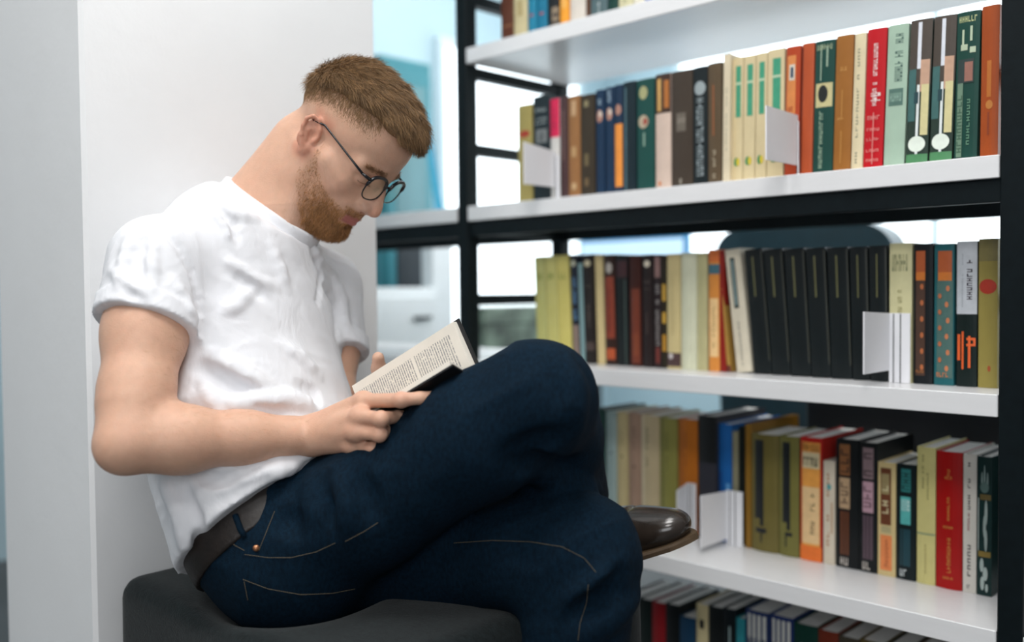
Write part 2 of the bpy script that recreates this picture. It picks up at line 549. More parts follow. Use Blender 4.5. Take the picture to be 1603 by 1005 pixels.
GS = [T(.52, .93, .34, .78, '2f8a66', 9), R(.52, .93, .32, .80, '3f9a78'), R(.78, .80, .32, .80, 'b9d0b0'), E(.16, .42, .035, .22, '3c8a54'), E(.16, .6, .032, .16, 'd8c23a')]
FL = [R(.55, 1, .0, 1, '4a4038'), R(.66, .98, .38, .55, 'dfe2ea'), R(.30, .66, .0, .35, '3f6a68'), R(.5, .72, .55, .95, 'caa288'), R(.2, .55, .62, .95, 'd9cf9a'),
      R(.05, .55, .42, .54, 'e6ecea'), E(.14, .48, .055, .40, 'e9f2e6'), R(.0, .07, .0, 1, '4f8a5c'), R(.42, .5, .3, .5, '23444a')]
row([
 (812, 834, 164, 0, 'a5975a', [E(.70, .5, .035, .36, 'a8321e')], 'olive book with a red oval at the left end of'),
 (836, 862, 150, 0, '1c2a2f', [H(.85, .88, .15, .8, 'aab4b4', 5), H(.77, .79, .15, .85, 'aab4b4', 6), H(.73, .75, .15, .85, 'aab4b4', 6), R(.55, .68, .2, .85, '767a7a'), T(.57, .66, .4, .65, '2a3034', 3)], 'black book with white print and small picture on'),
 (863, 877, 155, 0, 'd8d4cf', [R(.62, 1, 0, 1, 'd8174f'), T(.70, .92, .35, .65, '9c1238', 8)], 'white book with a crimson top label on'),
 (878, 890, 152, 0, '4b3536', [T(.3, .9, .4, .6, '8a6a62', 8)], 'plum brown book left of the tan one on'),
 (891, 909, 150, 0, '9a6c42', [R(.8, .95, .3, .7, 'c4a078'), R(.4, .5, .3, .7, 'c09a6a'), R(.08, .14, .3, .7, 'c8a87c')], 'tan brown book with pale panels on'),
 (910, 932, 148, 0, '3b3226', [R(.88, .94, .3, .6, '8f8460'), R(.3, .42, .3, .6, '6e6040'), R(.1, .18, .3, .6, '6e5a3c')], 'dark olive brown book with gold panels on'),
 (934, 947, 141, 0, '16324e', [T(.86, .98, .3, .7, '9ab0c0', 4), E(.75, .5, .06, .35, 'b58472'), E(.77, .6, .03, .2, 'd8c8b8')], 'left of two slim navy books with portrait spots on'),
 (949, 962, 137, 0, '16324e', [T(.86, .98, .3, .7, '9ab0c0', 4), E(.75, .5, .06, .35, 'b58472'), E(.77, .6, .03, .2, 'd8c8b8')], 'right of two slim navy books with portrait spots on'),
 (963, 976, 133, 0, '17304a', [E(.77, .5, .05, .35, 'b58472'), R(.06, .64, .05, .95, 'f0973c')], 'navy book with long orange strip on'),
 (977, 996, 128, 0, '12262e', [R(.02, .95, .12, .26, '5c7c86')], 'black teal book with a pale left edge on'),
 (998, 1025, 124, 0, '164a44', [E(.88, .4, .06, .25, 'a9a878'), E(.62, .4, .06, .3, 'b8a78e'), E(.62, .52, .03, .12, 'a04030'), R(.4, .52, .4, .5, '8fae9c')], 'dark green book with pale ornaments left of the photo topped one on'),
 (1027, 1051, 116, 0, 'd6bfb0', [R(.66, 1, 0, 1, '3a2418'), R(.68, .96, .15, .4, 'd6a860'), R(.7, .94, .6, .9, 'b06a2a'), E(.05, .3, .02, .1, 'd0763a')], 'pinkish cream book with a photo at its top on'),
 (1052, 1085, 111, 0, '42382f', [R(.48, .64, .25, .7, '6a6156'), H(.55, .6, .3, .7, '8f867a', 4), T(.03, .08, .4, .5, 'c8c0b0', 2)], 'wide plain dark brown book on'),
 (1086, 1108, 105, 0, '141f22', [E(.82, .5, .06, .4, '9aa5a8'), T(.08, .75, .25, .75, '8d989b', 14)], 'black book with grey chain of letters on'),
 (1109, 1130, 99, 0, '5c4c38', [R(.4, .82, .38, .5, '92542c'), T(.05, .34, .4, .6, 'b0a48c', 6)], 'olive brown book with rust stripe on'),
 (1131, 1142, 86, .8, 'ddcfb2', [T(.25, .75, .4, .6, 'a8a48c', 10)], 'slim cream book with a greenish title on', {'dy': -0.01}),
 (1146, 1162, 91, .8, 'd8c79e', GS, 'first of four cream books with green title plates on', {'bulge': .001}),
 (1163, 1181, 88, .8, 'd8c79e', GS, 'second of four cream books with green title plates on', {'bulge': .001}),
 (1182, 1199, 84, .8, 'd8c79e', GS, 'third of four cream books with green title plates on', {'bulge': .001}),
 (1200, 1226, 78, .8, 'd8c79e', GS, 'fourth of four cream books with green title plates on', {'bulge': .001}),
 (1228, 1250, 74, 1.2, 'b3431f', [R(.45, .93, .08, .72, 'd98646'), R(.74, .86, .25, .65, 'd8cfc0'), R(.76, .84, .35, .55, '1c3a56'), H(.5, .54, .2, .6, 'b04a28', 3)], 'orange red book with an emblem beside the white card on'),
 (1252, 1271, 69, 1.3, 'b5512b', [R(.02, .97, .0, .12, '6a2212')], 'plain rust red book on'),
 (1272, 1303, 65, 1.5, '18443c', [R(.5, .68, .08, .92, 'c9bf8c'), E(.6, .45, .065, .25, '141a18'), T(.04, .48, .3, .5, '8fa890', 12), R(.7, .97, .3, .36, '9ab09a'), R(.8, .95, .6, .68, '9ab09a'), H(.93, .97, .1, .9, '9aa888', 6)], 'dark green book with yellow picture block on'),
 (1304, 1331, 57, 1.6, '9c652c', [H(.74, .77, .3, .7, 'c8924e', 3), H(.38, .4, .2, .6, 'c8924e', 3), R(.4, .6, .42, .48, 'bd8642'), R(.06, .3, .42, .48, 'bd8642')], 'plain ochre brown book on'),
 (1332, 1350, 54, 1.8, 'e0d2ae', [T(.05, .9, .35, .55, '8e8c76', 18)], 'cream book with long vertical title left of the red one on'),
 (1351, 1381, 47, 2, 'c01420', [T(.45, .92, .38, .60, 'ead6d2', 22), T(.45, .55, .3, .8, 'ead6d2', 3), H(.35, .38, .15, .85, 'e08a84', 4), H(.27, .29, .15, .85, 'e08a84', 4), H(.2, .22, .15, .85, 'e08a84', 4), H(.12, .14, .15, .85, 'e08a84', 4), H(.05, .07, .15, .85, 'e08a84', 4), R(.03, .4, .47, .52, 'e08a84')], 'bright red book with white script on'),
 (1383, 1415, 41, 2.0, 'a9c2ae', [T(.6, .94, .4, .78, '4d6a60', 14), R(.43, .55, .15, .85, '54756a'), H(.46, .52, .22, .8, '8fae9e', 5)], 'pale green book with dark lettering on'),
 (1418, 1452, 33, 2.0, '2c3c34', FL, 'left of two illustrated green books with white flowers on'),
 (1455, 1490, 27, 1.8, '2c3c34', FL, 'right of two illustrated green books with white flowers on'),
 (1493, 1529, 20, 1.2, '17433a', [H(.93, .97, .1, .9, 'b9c08c', 6), R(.76, .88, .25, .34, 'b9c8ac'), R(.74, .78, .2, .5, 'b9c8ac'), R(.8, .9, .6, .7, 'b9c8ac'), R(.72, .76, .6, .85, 'b9c8ac'), R(.52, .68, .1, .8, '2a3a38'), R(.53, .66, .4, .75, '9a6a5c'), R(.02, .52, .1, .35, '6e8a74'), T(.05, .45, .12, .33, '40604c', 9), T(.1, .42, .55, .68, '5f8a70', 8)], 'dark green book with pale numerals at its top on'),
 (1534, 1562, 10, .5, 'a24a1c', [R(.4, .64, .35, .6, 'b86a24'), E(.35, .5, .03, .2, 'c07a34'), R(.15, .3, .4, .52, '8a3a16')], 'burnt orange book against the right post on'),
], YS + 0.03, ZT[1], 322, 246, 750, 1563, 'the second shelf')

YG = [H(.78, .84, .2, .8, '8a9440', 2), T(.1, .7, .2, .3, 'c8c060', 12), T(.1, .7, .55, .65, 'c8c060', 12)]
BG = [R(.62, .94, .42, .5, '6a6a44'), R(.1, .98, .93, .99, '3a3c34')]
row([
 (842, 858, 402, -2.2, 'c0be7a', YG, 'leftmost of three yellow green paperbacks on', {'bulge': .0008}),
 (859, 876, 401, -2.2, 'cbc47a', YG, 'middle one of three yellow green paperbacks on', {'bulge': .0008}),
 (877, 896, 400, -2.2, 'd6c974', YG, 'rightmost of three yellow green paperbacks on', {'bulge': .0008}),
 (898, 909, 399, -2, '1b2230', [E(.92, .5, .03, .3, 'c8c8b0'), T(.4, .8, .2, .8, '5f86a8', 8), R(.02, .35, .1, .9, '8e7a70')], 'dark navy patterned book right of the yellow paperbacks on'),
 (910, 916, 412, -2, '86a6a8', [], 'very thin pale blue book on', {'bulge': .0004}),
 (917, 934, 399, -2, '241e1c', [E(.92, .5, .03, .3, 'c9bfa0'), H(.7, .72, .2, .8, '5a5048', 3), T(.3, .55, .35, .65, '5c504a', 6), R(.12, .2, .1, .9, '4a3c38')], 'black brown book with pale disc left of the slim cream one on'),
 (936, 948, 399, -1.7, 'd0bc8a', [], 'slim cream book among dark ones on', {'bulge': .0008}),
 (949, 966, 399, -1.2, '33201a', [R(.24, .8, .1, .9, '8a3a24'), E(.88, .5, .05, .3, 'b0a8a0'), R(.05, .15, .1, .9, 'b5522a'), T(.3, .7, .3, .6, '6a2018', 8)], 'black book with orange red picture on'),
 (967, 985, 400, -.8, '151b1c', [R(.8, .95, .05, .95, '3c1a20'), R(.02, .78, .75, .82, '4a5c58')], 'black book with maroon head on'),
 (987, 1005, 400, -.5, '3c1a14', [R(.03, .7, .2, .9, '6e2e18'), R(.1, .3, .3, .8, '7a3a20')], 'dark mahogany book on'),
 (1007, 1023, 399, -.3, '241a1a', [E(.92, .5, .03, .3, 'd6ccb8'), H(.75, .77, .2, .8, '5c4c48', 3), H(.69, .7, .2, .8, '5c4c48', 3), T(.3, .5, .4, .6, '584844', 6)], 'dark brown book with a white disc on'),
 (1025, 1036, 399, -.3, '2a2022', [R(.8, .98, .1, .9, '8a6a66'), T(.2, .75, .25, .75, '8c8684', 12), R(.04, .18, .2, .8, '6a2a22')], 'dark book with a dusty pink head on'),
 (1037, 1044, 401, -.3, '2a2418', [R(.6, .75, .1, .9, 'c49a3a'), R(.4, .5, .1, .9, 'c49a3a'), R(.15, .3, .1, .9, 'b8862a')], 'thin black and yellow book on', {'bulge': .0005}),
 (1045, 1066, 398, 0, 'c9b886', [R(.02, .14, 0, 1, '4a3434'), E(.11, .3, .025, .18, 'c8c0c0'), T(.3, .8, .4, .5, 'b0a070', 12)], 'buff book with brown foot label on'),
 (1067, 1091, 396, 0, 'cfd0b6', [], 'broad plain grey white book on', {'bulge': .005}),
 (1092, 1108, 396, 0, 'b8b286', [R(0, 1, 0, .2, 'd2ca98')], 'pale khaki book left of the orange one on'),
 (1110, 1127, 391, 0, 'd98c40', [R(.8, .88, .0, 1, '3f6a78'), R(.12, .6, .1, .9, 'ecc58c'), T(.2, .55, .4, .6, 'b8945c', 8), R(.9, 1, 0, 1, 'd06a2c')], 'orange and cream book with a blue band on'),
 (1128, 1137, 392, -1, '8c2018', [], 'thin dark red book on', {'bulge': .0005}),
 (1139, 1145, 452, -6.0, 'a8823e', [R(0, .08, 0, 1, '6a3020')], 'thin mustard book wedged beside the leaning white one on', {'bulge': .0005}),
 (1154, 1178, 391, -6.5, 'd6cdb8', [R(.52, .93, .3, .62, '18201f'), R(.54, .91, .38, .54, '7d9494'), T(.06, .42, .4, .55, '9a968a', 10)], 'leaning cream book with a black framed title on'),
 (1181, 1208, 391, -5, '10181a', BG, 'first of seven black gold lettered volumes, counted from the left, on'),
 (1209, 1238, 391, -4.4, '10181a', BG, 'second from the left of seven black gold lettered volumes on'),
 (1239, 1270, 390, -3.6, '10181a', BG, 'third from left of seven black gold lettered volumes on'),
 (1271, 1301, 389, -3, '10181a', BG, 'fourth from left of seven black gold lettered volumes on'),
 (1302, 1334, 388, -2.2, '10181a', BG, 'fifth from left of seven black gold lettered volumes on'),
 (1335, 1362, 387, -1.5, '10181a', BG, 'sixth from left of seven black gold lettered volumes on'),
 (1363, 1390, 385, -.8, '10181a', BG, 'rightmost of seven black gold lettered volumes on'),
 (1392, 1427, 381, 0, 'd8d2a4', [H(.80, .92, .12, .85, '8a8c68', 7), T(.5, .72, .4, .58, 'a09a6a', 9)], 'tall pale yellow book behind a white divider on'),
 (1430, 1460, 382, 0, '10161a', [R(.8, .95, .12, .62, 'b4582a'), R(.74, .8, .12, .62, 'd0762c'), R(.06, .74, .12, .62, '4a3226')] + [E(.12 + .115 * k, .46, .02, .09, 'b8683c') for k in range(6)] + [H(.08, .1, .15, .6, 'a86a3a', 4)], 'black and brown book with orange dots on'),
 (1462, 1493, 382, 0, '1e6066', [R(.8, .95, .2, .9, 'b4582a'), R(.74, .8, .2, .9, 'd0762c'), R(.05, .74, .15, .95, '4a6a64')] + [E(.12 + .113 * k, .72 if k % 2 else .66, .02, .09, 'c87a50') for k in range(6)] + [E(.18 + .113 * k, .32, .018, .09, 'b86a44') for k in range(5)] + [H(.06, .09, .15, .8, 'c87a50', 4)], 'teal book with orange dots on'),
 (1497, 1529, 378, 0, '0f1e1c', [R(.5, 1, 0, 1, 'c6cad0'), T(.6, .88, .52, .78, '3c3440', 9), T(.55, .92, .27, .33, '9aa0a8', 14), R(.18, .36, .05, .2, 'e8642c'), R(.12, .38, .28, .38, 'e8642c'), T(.12, .36, .52, .95, 'e8642c', 3), R(.13, .35, .6, .72, 'e8642c')], 'black book with white top and orange lettering on'),
 (1531, 1561, 374, 0, '9a8c4a', [E(.68, .5, .05, .46, 'b23420'), E(.13, .6, .02, .08, 'a8502a'), R(.85, 1, 0, 1, '7e7444')], 'olive book with a red seal against the right post on'),
], YS + 0.085, ZT[2], 561, 606, 842, 1561, 'the third shelf', 0.14)

row([
 (933, 949, 640, 0, '22403c', [], 'dark green book at the left end of', {'bulge': .003}),
 (950, 966, 644, 0, '93a6a4', [R(.0, .95, .75, 1, 'a4b6b2'), E(.62, .5, .015, .1, '3c4c50')], 'blue grey book at the left of'),
 (967, 984, 645, 0, 'c2b184', [T(.7, .85, .4, .5, '6a6248', 6), E(.6, .5, .012, .1, '4a4434')], 'sandy book of the muted set on', {'bulge': .003}),
 (985, 1004, 646, 0, 'a88a76', [T(.68, .88, .45, .6, '5c4638', 6), E(.52, .5, .012, .1, '4a3428'), R(0, 1, .3, .33, '8a6e5c')], 'dusty pink brown book of the muted set on', {'bulge': .003}),
 (1005, 1033, 650, 0, 'c4b28e', [R(0, 1, 0, .2, 'd6c8a8'), T(.5, .9, .3, .42, '4e4636', 8)], 'beige book of the muted set on', {'bulge': .004}),
 (1034, 1061, 654, 0, '8f8b4a', [R(0, 1, .15, .2, '4c4c24'), T(.55, .88, .4, .5, '4c4a24', 8)], 'moss green book of the muted set on', {'bulge': .004}),
 (1063, 1092, 656, 0, 'b96a20', [R(0, 1, .18, .22, '7a4010'), T(.6, .9, .38, .46, '6e3a10', 8)], 'burnt orange book of the muted set on', {'bulge': .004}),
 (1094, 1122, 651, 0, '34343c', [R(.62, 1, 0, 1, '0e1214')], 'charcoal book with black head on', {'depth': .19}),
 (1125, 1146, 664, 0, '1d62a8', [R(.1, .5, .6, .9, '5a9ad0'), R(.3, .6, .1, .3, '1a4a8a')], 'bright blue book on', {'dy': .01, 'depth': .19}),
 (1147, 1156, 676, 0, '8e8a70', [], 'thin grey khaki book beside the blue one on', {'dy': .01, 'bulge': .0006}),
 (1157, 1166, 668, 0, '101814', [], 'thin black book left of the olive volumes on', {'dy': .01, 'bulge': .0006}),
 (1167, 1176, 664, 0, '8a6420', [], 'thin ochre book tucked beside the olive volumes on', {'depth': .19, 'bulge': .0006}),
 (1177, 1219, 680, 0, '6e6434', [R(.28, .95, .16, .5, '12181c'), R(.22, .3, .36, .5, '12181c'), R(.08, .2, .38, .44, '12181c'), R(.16, .2, .2, .6, '12181c')], 'wide olive volume with a black spine panel on', {'bulge': .006}),
 (1220, 1251, 683, 0, '74703a', [R(.28, .95, .2, .6, '12181c'), R(.22, .3, .42, .6, '12181c'), R(.08, .2, .34, .42, '12181c'), R(.17, .2, .34, .7, '12181c')], 'narrower olive volume with a black spine panel on', {'bulge': .004}),
 (1253, 1287, 685, 0, 'b4241c', [R(.12, .96, .08, .92, 'e8a04a'), R(.75, .88, .1, .9, 'd8c8a0'), H(.77, .84, .15, .85, '3a3a30', 4), H(.89, .95, .1, .9, '8a5a28', 6), R(.14, .6, .1, .9, 'e8c490'), T(.18, .56, .5, .68, '6a5436', 10), R(.0, .12, 0, 1, 'e8742a')], 'red book with orange and cream panels on', {'depth': .17}),
 (1289, 1307, 722, 0, 'd8ccb8', [T(.1, .9, .3, .5, 'b0764a', 10), E(.75, .5, .03, .2, '5aa0a0'), R(.3, .6, .7, .8, 'b88a60')], 'short white book with orange scribbles on', {'bulge': .001}),
 (1309, 1344, 688, 0, '14181a', [R(.72, .96, .15, .62, '8a5a34'), T(.74, .94, .2, .58, '4a3020', 3), R(.46, .7, .15, .62, 'b89a78'), T(.5, .68, .2, .55, '6a5644', 3), R(.1, .44, .2, .58, '6a3a1e'), R(.1, .44, .3, .36, '2a1812'), R(.1, .44, .44, .5, '2a1812'), H(.02, .08, .2, .6, 'c0b8b0', 2)], 'thick black book with brown blocks on', {'depth': .16, 'bulge': .001}),
 (1345, 1373, 693, 0, '14181a', [R(.72, .96, .2, .8, '8a7478'), T(.74, .94, .25, .72, '544448', 3), R(.46, .7, .2, .8, 'b894a0'), T(.5, .68, .25, .7, '7a5c68', 3), R(.1, .44, .22, .78, '5c4a54'), R(.1, .44, .36, .42, '2a2026'), R(.1, .44, .56, .62, '2a2026'), H(.02, .08, .2, .7, 'c0b8b0', 2)], 'thick black book with mauve blocks on', {'depth': .16, 'bulge': .001}),
 (1374, 1402, 724, 0, 'd6c08a', [R(.45, .95, .15, .75, '6a3a20'), R(.72, .9, .2, .65, '9a8a60'), T(.55, .88, .25, .6, 'd0c49a', 5), R(.05, .36, .15, .8, 'e88a50'), T(.08, .34, .4, .6, 'b05a30', 7), R(.38, .44, .2, .75, 'b8ac80')], 'cream book with brown and orange blocks on', {'bulge': .001}),
 (1403, 1433, 727, 0, '101c1e', [R(.76, .96, .25, .75, '2a7a78'), T(.78, .94, .3, .7, '164444', 3), R(.48, .72, .22, .75, '58b4b0'), T(.6, .7, .25, .7, 'c0dcd8', 3), R(.12, .44, .2, .75, '15404a'), R(.12, .44, .3, .36, '0c2024'), H(.03, .09, .2, .6, 'c8d0d0', 2)], 'black book with teal blocks on', {'bulge': .001, 'depth': .13}),
 (1435, 1464, 700, 0, 'cfc684', [T(.7, .95, .28, .4, '8a8452', 9), T(.62, .82, .55, .65, '8a8452', 8), R(.36, .375, 0, 1, '9aa47a'), T(.08, .3, .45, .55, 'a89c60', 7)], 'pale yellow book left of the crimson one on'),
 (1465, 1506, 707, 0, 'a8100e', [H(.8, .82, .35, .65, 'c8803c', 3), T(.82, .88, .45, .55, 'c8803c', 2), T(.5, .7, .45, .55, 'c8803c', 8), H(.44, .46, .3, .7, 'c8803c', 4), T(.12, .38, .45, .6, 'c8803c', 10), H(.07, .09, .3, .7, 'c8803c', 4)], 'broad crimson book with gold lettering on', {'bulge': .004}),
 (1507, 1528, 711, 0, 'd8d4cb', [T(.6, .95, .35, .55, '4a4648', 9), T(.45, .58, .35, .5, '8a3038', 5), T(.12, .36, .35, .6, '504a4c', 5), H(.03, .06, .3, .6, '8a8684', 2)], 'white book right of the crimson one on', {'bulge': .001}),
 (1529, 1552, 715, 0, '12302f', [E(.82, .32, .07, .06, '8aa09c'), E(.85, .5, .09, .06, '8aa09c'), E(.82, .7, .07, .06, '8aa09c'), E(.78, .5, .04, .3, '5a7470'), R(.69, .73, .2, .95, '6a5a30'), R(.32, .7, .05, .12, 'b0bcb8'), E(.6, .62, .09, .1, 'a0b0ac'), E(.5, .52, .08, .1, 'a0b0ac'), E(.4, .62, .08, .1, 'a0b0ac'), R(.28, .32, .1, .95, '8a7434'), E(.22, .35, .05, .14, 'b0c0bc'), E(.16, .6, .05, .16, 'b0c0bc'), E(.09, .4, .05, .14, 'b0c0bc'), E(.06, .7, .03, .1, 'b0c0bc')], 'dark teal book with pale ornaments at the right end of', {'bulge': .001}),
], YS + 0.155, ZT[3], 792, 942, 933, 1560, 'the fourth shelf', 0.145)

B5 = [
 (975, 1000, 935, '12181a', 'black book'), (1001, 1021, 938, '14201f', 'greenish black book'), (1022, 1042, 943, '8a1a20', 'dark red book'),
 (1043, 1064, 946, '121618', 'plain black book right of the dark red one'), (1065, 1089, 966, '173a56', 'dark blue book'), (1091, 1109, 946, 'c6b88e', 'cream book with a black mark'),
 (1110, 1132, 950, '15191a', 'black book right of the cream one'), (1133, 1152, 953, '10171b', 'blue black book with a pale tick'), (1153, 1166, 968, '2f8a94', 'thin teal book'),
 (1168, 1204, 957, '2a3a66', 'left of two navy books with white striped panels'), (1206, 1242, 965, '26386e', 'right of two navy books with white striped panels'),
 (1243, 1280, 978, '153d34', 'dark green book'), (1281, 1312, 988, '7a3220', 'brick red book'), (1313, 1345, 998, '4a4438', 'grey brown book'),
 (1346, 1384, 1004, '6a5a34', 'khaki brown book'), (1385, 1420, 1014, '3a3a30', 'dark khaki book'), (1421, 1460, 1024, '5a4a3a', 'umber book'),
]
_it = []
for (a, b, yt, c, l) in B5:
    d = []
    if 'cream' in l and 'mark' in l: d = [R(.78, .86, .3, .7, '15181a')]
    if 'tick' in l: d = [R(.7, .85, .5, .62, '9ab0b0')]
    if 'striped' in l: d = [R(.3, .97, .1 + .22 * k, .23 + .22 * k, 'd8d8d0') for k in range(4)] + [H(.7, .78, .1, .9, '20304a', 5)]
    if l == 'dark green book': d = [R(.6, .85, .3, .42, 'a8b8b0')]
    _it.append((a, b, yt, 0, c, d, l + ' on', {'depth': .15}))
row(_it, YS + 0.13, ZT[4], 1100, 1300, 975, 1460, 'the bottom shelf')

# white divider plates clipped between the books
def divider(px0, px1, pyt0, pyt1, pyb0, pyb1, pxf, z, yspine, label, ytop_f, strips=2):
    """blade stands out of the row towards the viewer; a grooved flange lies along the spines"""
    r0 = on_y(px1, pyb1, yspine)
    xb = r0[0]
    f = on_x(px0, (pyt0 + pyb0) / 2, xb)           # the near edge of the blade
    ztop = on_x(px0, pyt0, xb)[2]
    zbot = max(on_x(px0, pyb0, xb)[2], z + 0.0005)
    ztopi = on_y(px1, pyt1, yspine)[2]
    root = empty('shelf_divider', (xb, yspine, z), label, 'divider')
    t = 0.0012
    b = MB()
    q = [(xb, f[1], zbot), (xb, yspine - 0.004, zbot), (xb, yspine - 0.004, ztopi), (xb, f[1], ztop)]
    vs = [(x - t, y, zz) for x, y, zz in q] + [(x + t, y, zz) for x, y, zz in q]
    b.add(vs, [(3, 2, 1, 0), (4, 5, 6, 7), (0, 1, 5, 4), (1, 2, 6, 5), (2, 3, 7, 6), (3, 0, 4, 7)])
    b.build('card', M_CARD, root)
    xf = on_y(pxf, pyb1, yspine)[0]
    zf = on_y((px1 + pxf) / 2, ytop_f, yspine)[2]
    MB().box((xb, yspine - 0.0065, z + 0.0004), (xf, yspine - 0.0045, zf), 0.0004).build('flange', M_CARD, root)
    for k in range(strips):
        x = xb + (xf - xb) * (0.22 + 0.33 * k)
        MB().box((x - 0.0007, yspine - 0.0075, z + 0.0004), (x + 0.0007, yspine - 0.0064, zf - 0.001)).build('groove_wire', M_DARKLINE, root)
    return root


divider(820, 872, 222, 238, 288, 305, 879, ZT[1], YS + 0.03, 'white card divider at the left end of the shelf beside his head', 243, 1)
divider(1199, 1250, 165, 181, 250, 264, 1253, ZT[1], YS + 0.03, 'white card divider in front of the cream and green books', 190, 1)
divider(1352, 1394, 488, 490, 586, 580, 1427, ZT[2], YS + 0.085, 'white grooved divider between black volumes and pale yellow book', 490, 2)
divider(1097, 1140, 776, 768, 858, 850, 1165, ZT[3], YS + 0.155, 'white grooved divider beside the wide olive volume', 768, 2)
divider(1060, 1078, 768, 756, 812, 826, 1092, ZT[3], YS + 0.155, 'white divider partly hidden behind the shoe', 756, 2)
_e = empty('book_end', (XR - 0.01, YS + 0.09, ZT[3]), 'small white plate book end beside the right post', 'book end')
MB().box((XR - 0.012, YS + 0.135, ZT[3] + 0.001), (XR - 0.0095, YS + 0.148, ZT[3] + 0.085), 0.0006).build('plate', M_CARD, _e)
MB().box((XR - 0.016, YS + 0.06, ZT[3] + 0.0004), (XR - 0.0095, YS + 0.148, ZT[3] + 0.0016), 0.0002).build('foot', M_CARD, _e)
# ------------------------------------------------------------------ things beyond the shelving
M_TEAL = mat('teal lacquer', (0.05, 0.25, 0.30), 0.35, noise=0.05)
M_DTEAL = mat('dark teal plastic', (0.008, 0.045, 0.065), 0.35, noise=0.1)
M_WHITEPL = mat('white lacquer', (0.78, 0.82, 0.84), 0.3, noise=0.02)
M_NAVY = mat('black blue steel', (0.008, 0.014, 0.02), 0.5, noise=0.1)
M_SKYBLUE = mat('sky blue board', (0.02, 0.42, 0.66), 0.4, noise=0.04)
M_MARBLE = mat('green marbled paper', (0.16, 0.22, 0.17), 0.5, noise=0.75, nscale=14, bump=0.05)
M_DESK = mat('pale desk top', (0.7, 0.76, 0.8), 0.35, noise=0.04)
M_GLASSY = mat('grey tinted glass', (0.10, 0.25, 0.28), 0.08, noise=0.1, nscale=8)

# tall cabinet with glazed doors in the left gap
a, b = on_x(604, 200, -2.75), on_x(684, 200, -2.75)
o = empty('display_cabinet', (-2.92, (a[1] + b[1]) / 2, 0), 'tall teal cabinet with dark glazed doors, behind the left bay of the shelving', 'cabinet')
y0, y1, zt = a[1], b[1], 1.74
MB().box((-3.10, y0, 0.0), (-2.78, y1, zt), 0.004).build('carcass', M_TEAL, o)
for k, (z0, z1) in enumerate(((0.10, 1.08), (1.12, zt - 0.06))):
    d = MB().box((-2.779, y0 + 0.015, z0), (-2.762, y1 - 0.015, z1), 0.002).build('door', M_TEAL, o)
    MB().box((-2.763, y0 + 0.05, z0 + 0.04), (-2.757, y1 - 0.05, z1 - 0.04)).build('pane', M_GLASSY if k else M_NAVY, d)
# sky blue board leaning against it
o = empty('leaning_board', (-2.70, b[1] - 0.03, 0), 'bright blue board leaning beside the teal cabinet', 'board')
p0, p1, p2, p3 = P(684, 352, 3.45), P(699, 352, 3.45), P(668, 175, 3.5), P(662, 175, 3.5)
bk = unit(FWD) * 0.015
MB().add([p0, p1, p2, p3, p0 + bk, p1 + bk, p2 + bk, p3 + bk], [(0, 1, 2, 3), (7, 6, 5, 4), (0, 4, 5, 1), (1, 5, 6, 2), (2, 6, 7, 3), (3, 7, 4, 0)]).build('panel', M_SKYBLUE, o)
MB().box((p0[0] - .03, p0[1] - .05, 0), (p0[0] + .03, p0[1] + .05, p0[2]), 0.003).build('plinth', M_WHITEPL, o)
# low white cabinet
a, b = on_x(540, 500, -2.52), on_x(690, 500, -2.52)
zt = on_x(640, 450, -2.52)[2]
o = empty('low_cabinet', (-2.62, (a[1] + b[1]) / 2, 0), 'low white cabinet with a dark pull, behind the shelving on the left', 'cabinet')
yy0, yy1 = max(a[1], YS + SD + 0.02), b[1]
MB().box((-2.74, yy0, 0.0), (-2.53, yy1, zt), 0.006).build('carcass', M_WHITEPL, o)
d = MB().box((-2.531, yy0 + 0.02, zt - 0.20), (-2.515, yy1 - 0.02, zt - 0.03), 0.003).build('drawer', M_WHITEPL, o)
h0, h1 = on_x(648, 498, -2.51), on_x(674, 498, -2.51)
MB().box((-2.516, h0[1], h0[2] - 0.006), (-2.50, h1[1], h0[2] + 0.006), 0.002).build('pull', M_NAVY, d)
# marbled box
a, b = on_x(758, 500, -2.1), on_x(860, 500, -2.1)
o = empty('storage_box', (-2.15, (a[1] + b[1]) / 2, 0), 'green marbled box beyond the side rungs of the shelving', 'box')
zt = on_x(790, 482, -2.1)[2]
MB().box((-2.2, a[1], 0.30), (-2.1, b[1], zt), 0.004).build('body', M_MARBLE, o)
MB().box((-2.205, a[1] - 0.004, zt - 0.05), (-2.095, b[1] + 0.004, zt + 0.004), 0.003).build('lid', M_MARBLE, o)
MB().box((-2.22, a[1] - 0.02, 0.0), (-2.08, b[1] + 0.02, 0.299), 0.004).build('plinth', M_NAVY, o)
# desk, monitor and chair behind the middle of the shelving
o = empty('desk', (-1.7, 3.0, 0), 'pale desk with dark legs behind the shelving', 'desk')
MB().box((-2.75, 2.62, 0.70), (-0.7, 3.35, 0.73), 0.004).build('desktop', M_DESK, o)
for x in (-2.7, -0.79):
    for y in (2.66, 3.27):
        MB().box((x, y, 0), (x + 0.04, y + 0.04, 0.70), 0.002).build('leg', M_NAVY, o)
m0, m1 = on_y(906, 380, 2.9), on_y(1076, 380, 2.9)
zt = on_y(990, 369, 2.9)[2]
o = empty('computer_monitor', ((m0[0] + m1[0]) / 2, 2.9, 0.73), 'blue framed monitor with pale screen seen above the dark red books', 'monitor')
MB().box((m0[0], 2.9, zt - 0.32), (m1[0], 2.93, zt), 0.006).build('bezel', mat('blue bezel', (0.01, 0.25, 0.55), 0.3, noise=0.05), o)
MB().box((m0[0] + 0.015, 2.896, zt - 0.30), (m1[0] - 0.015, 2.8995, zt - 0.018)).build('screen', mat('lit screen', (0.3, 0.4, 0.5), 0.2, emit=(0.62, 0.85, 1.0), estr=0.9, noise=0.02), o)
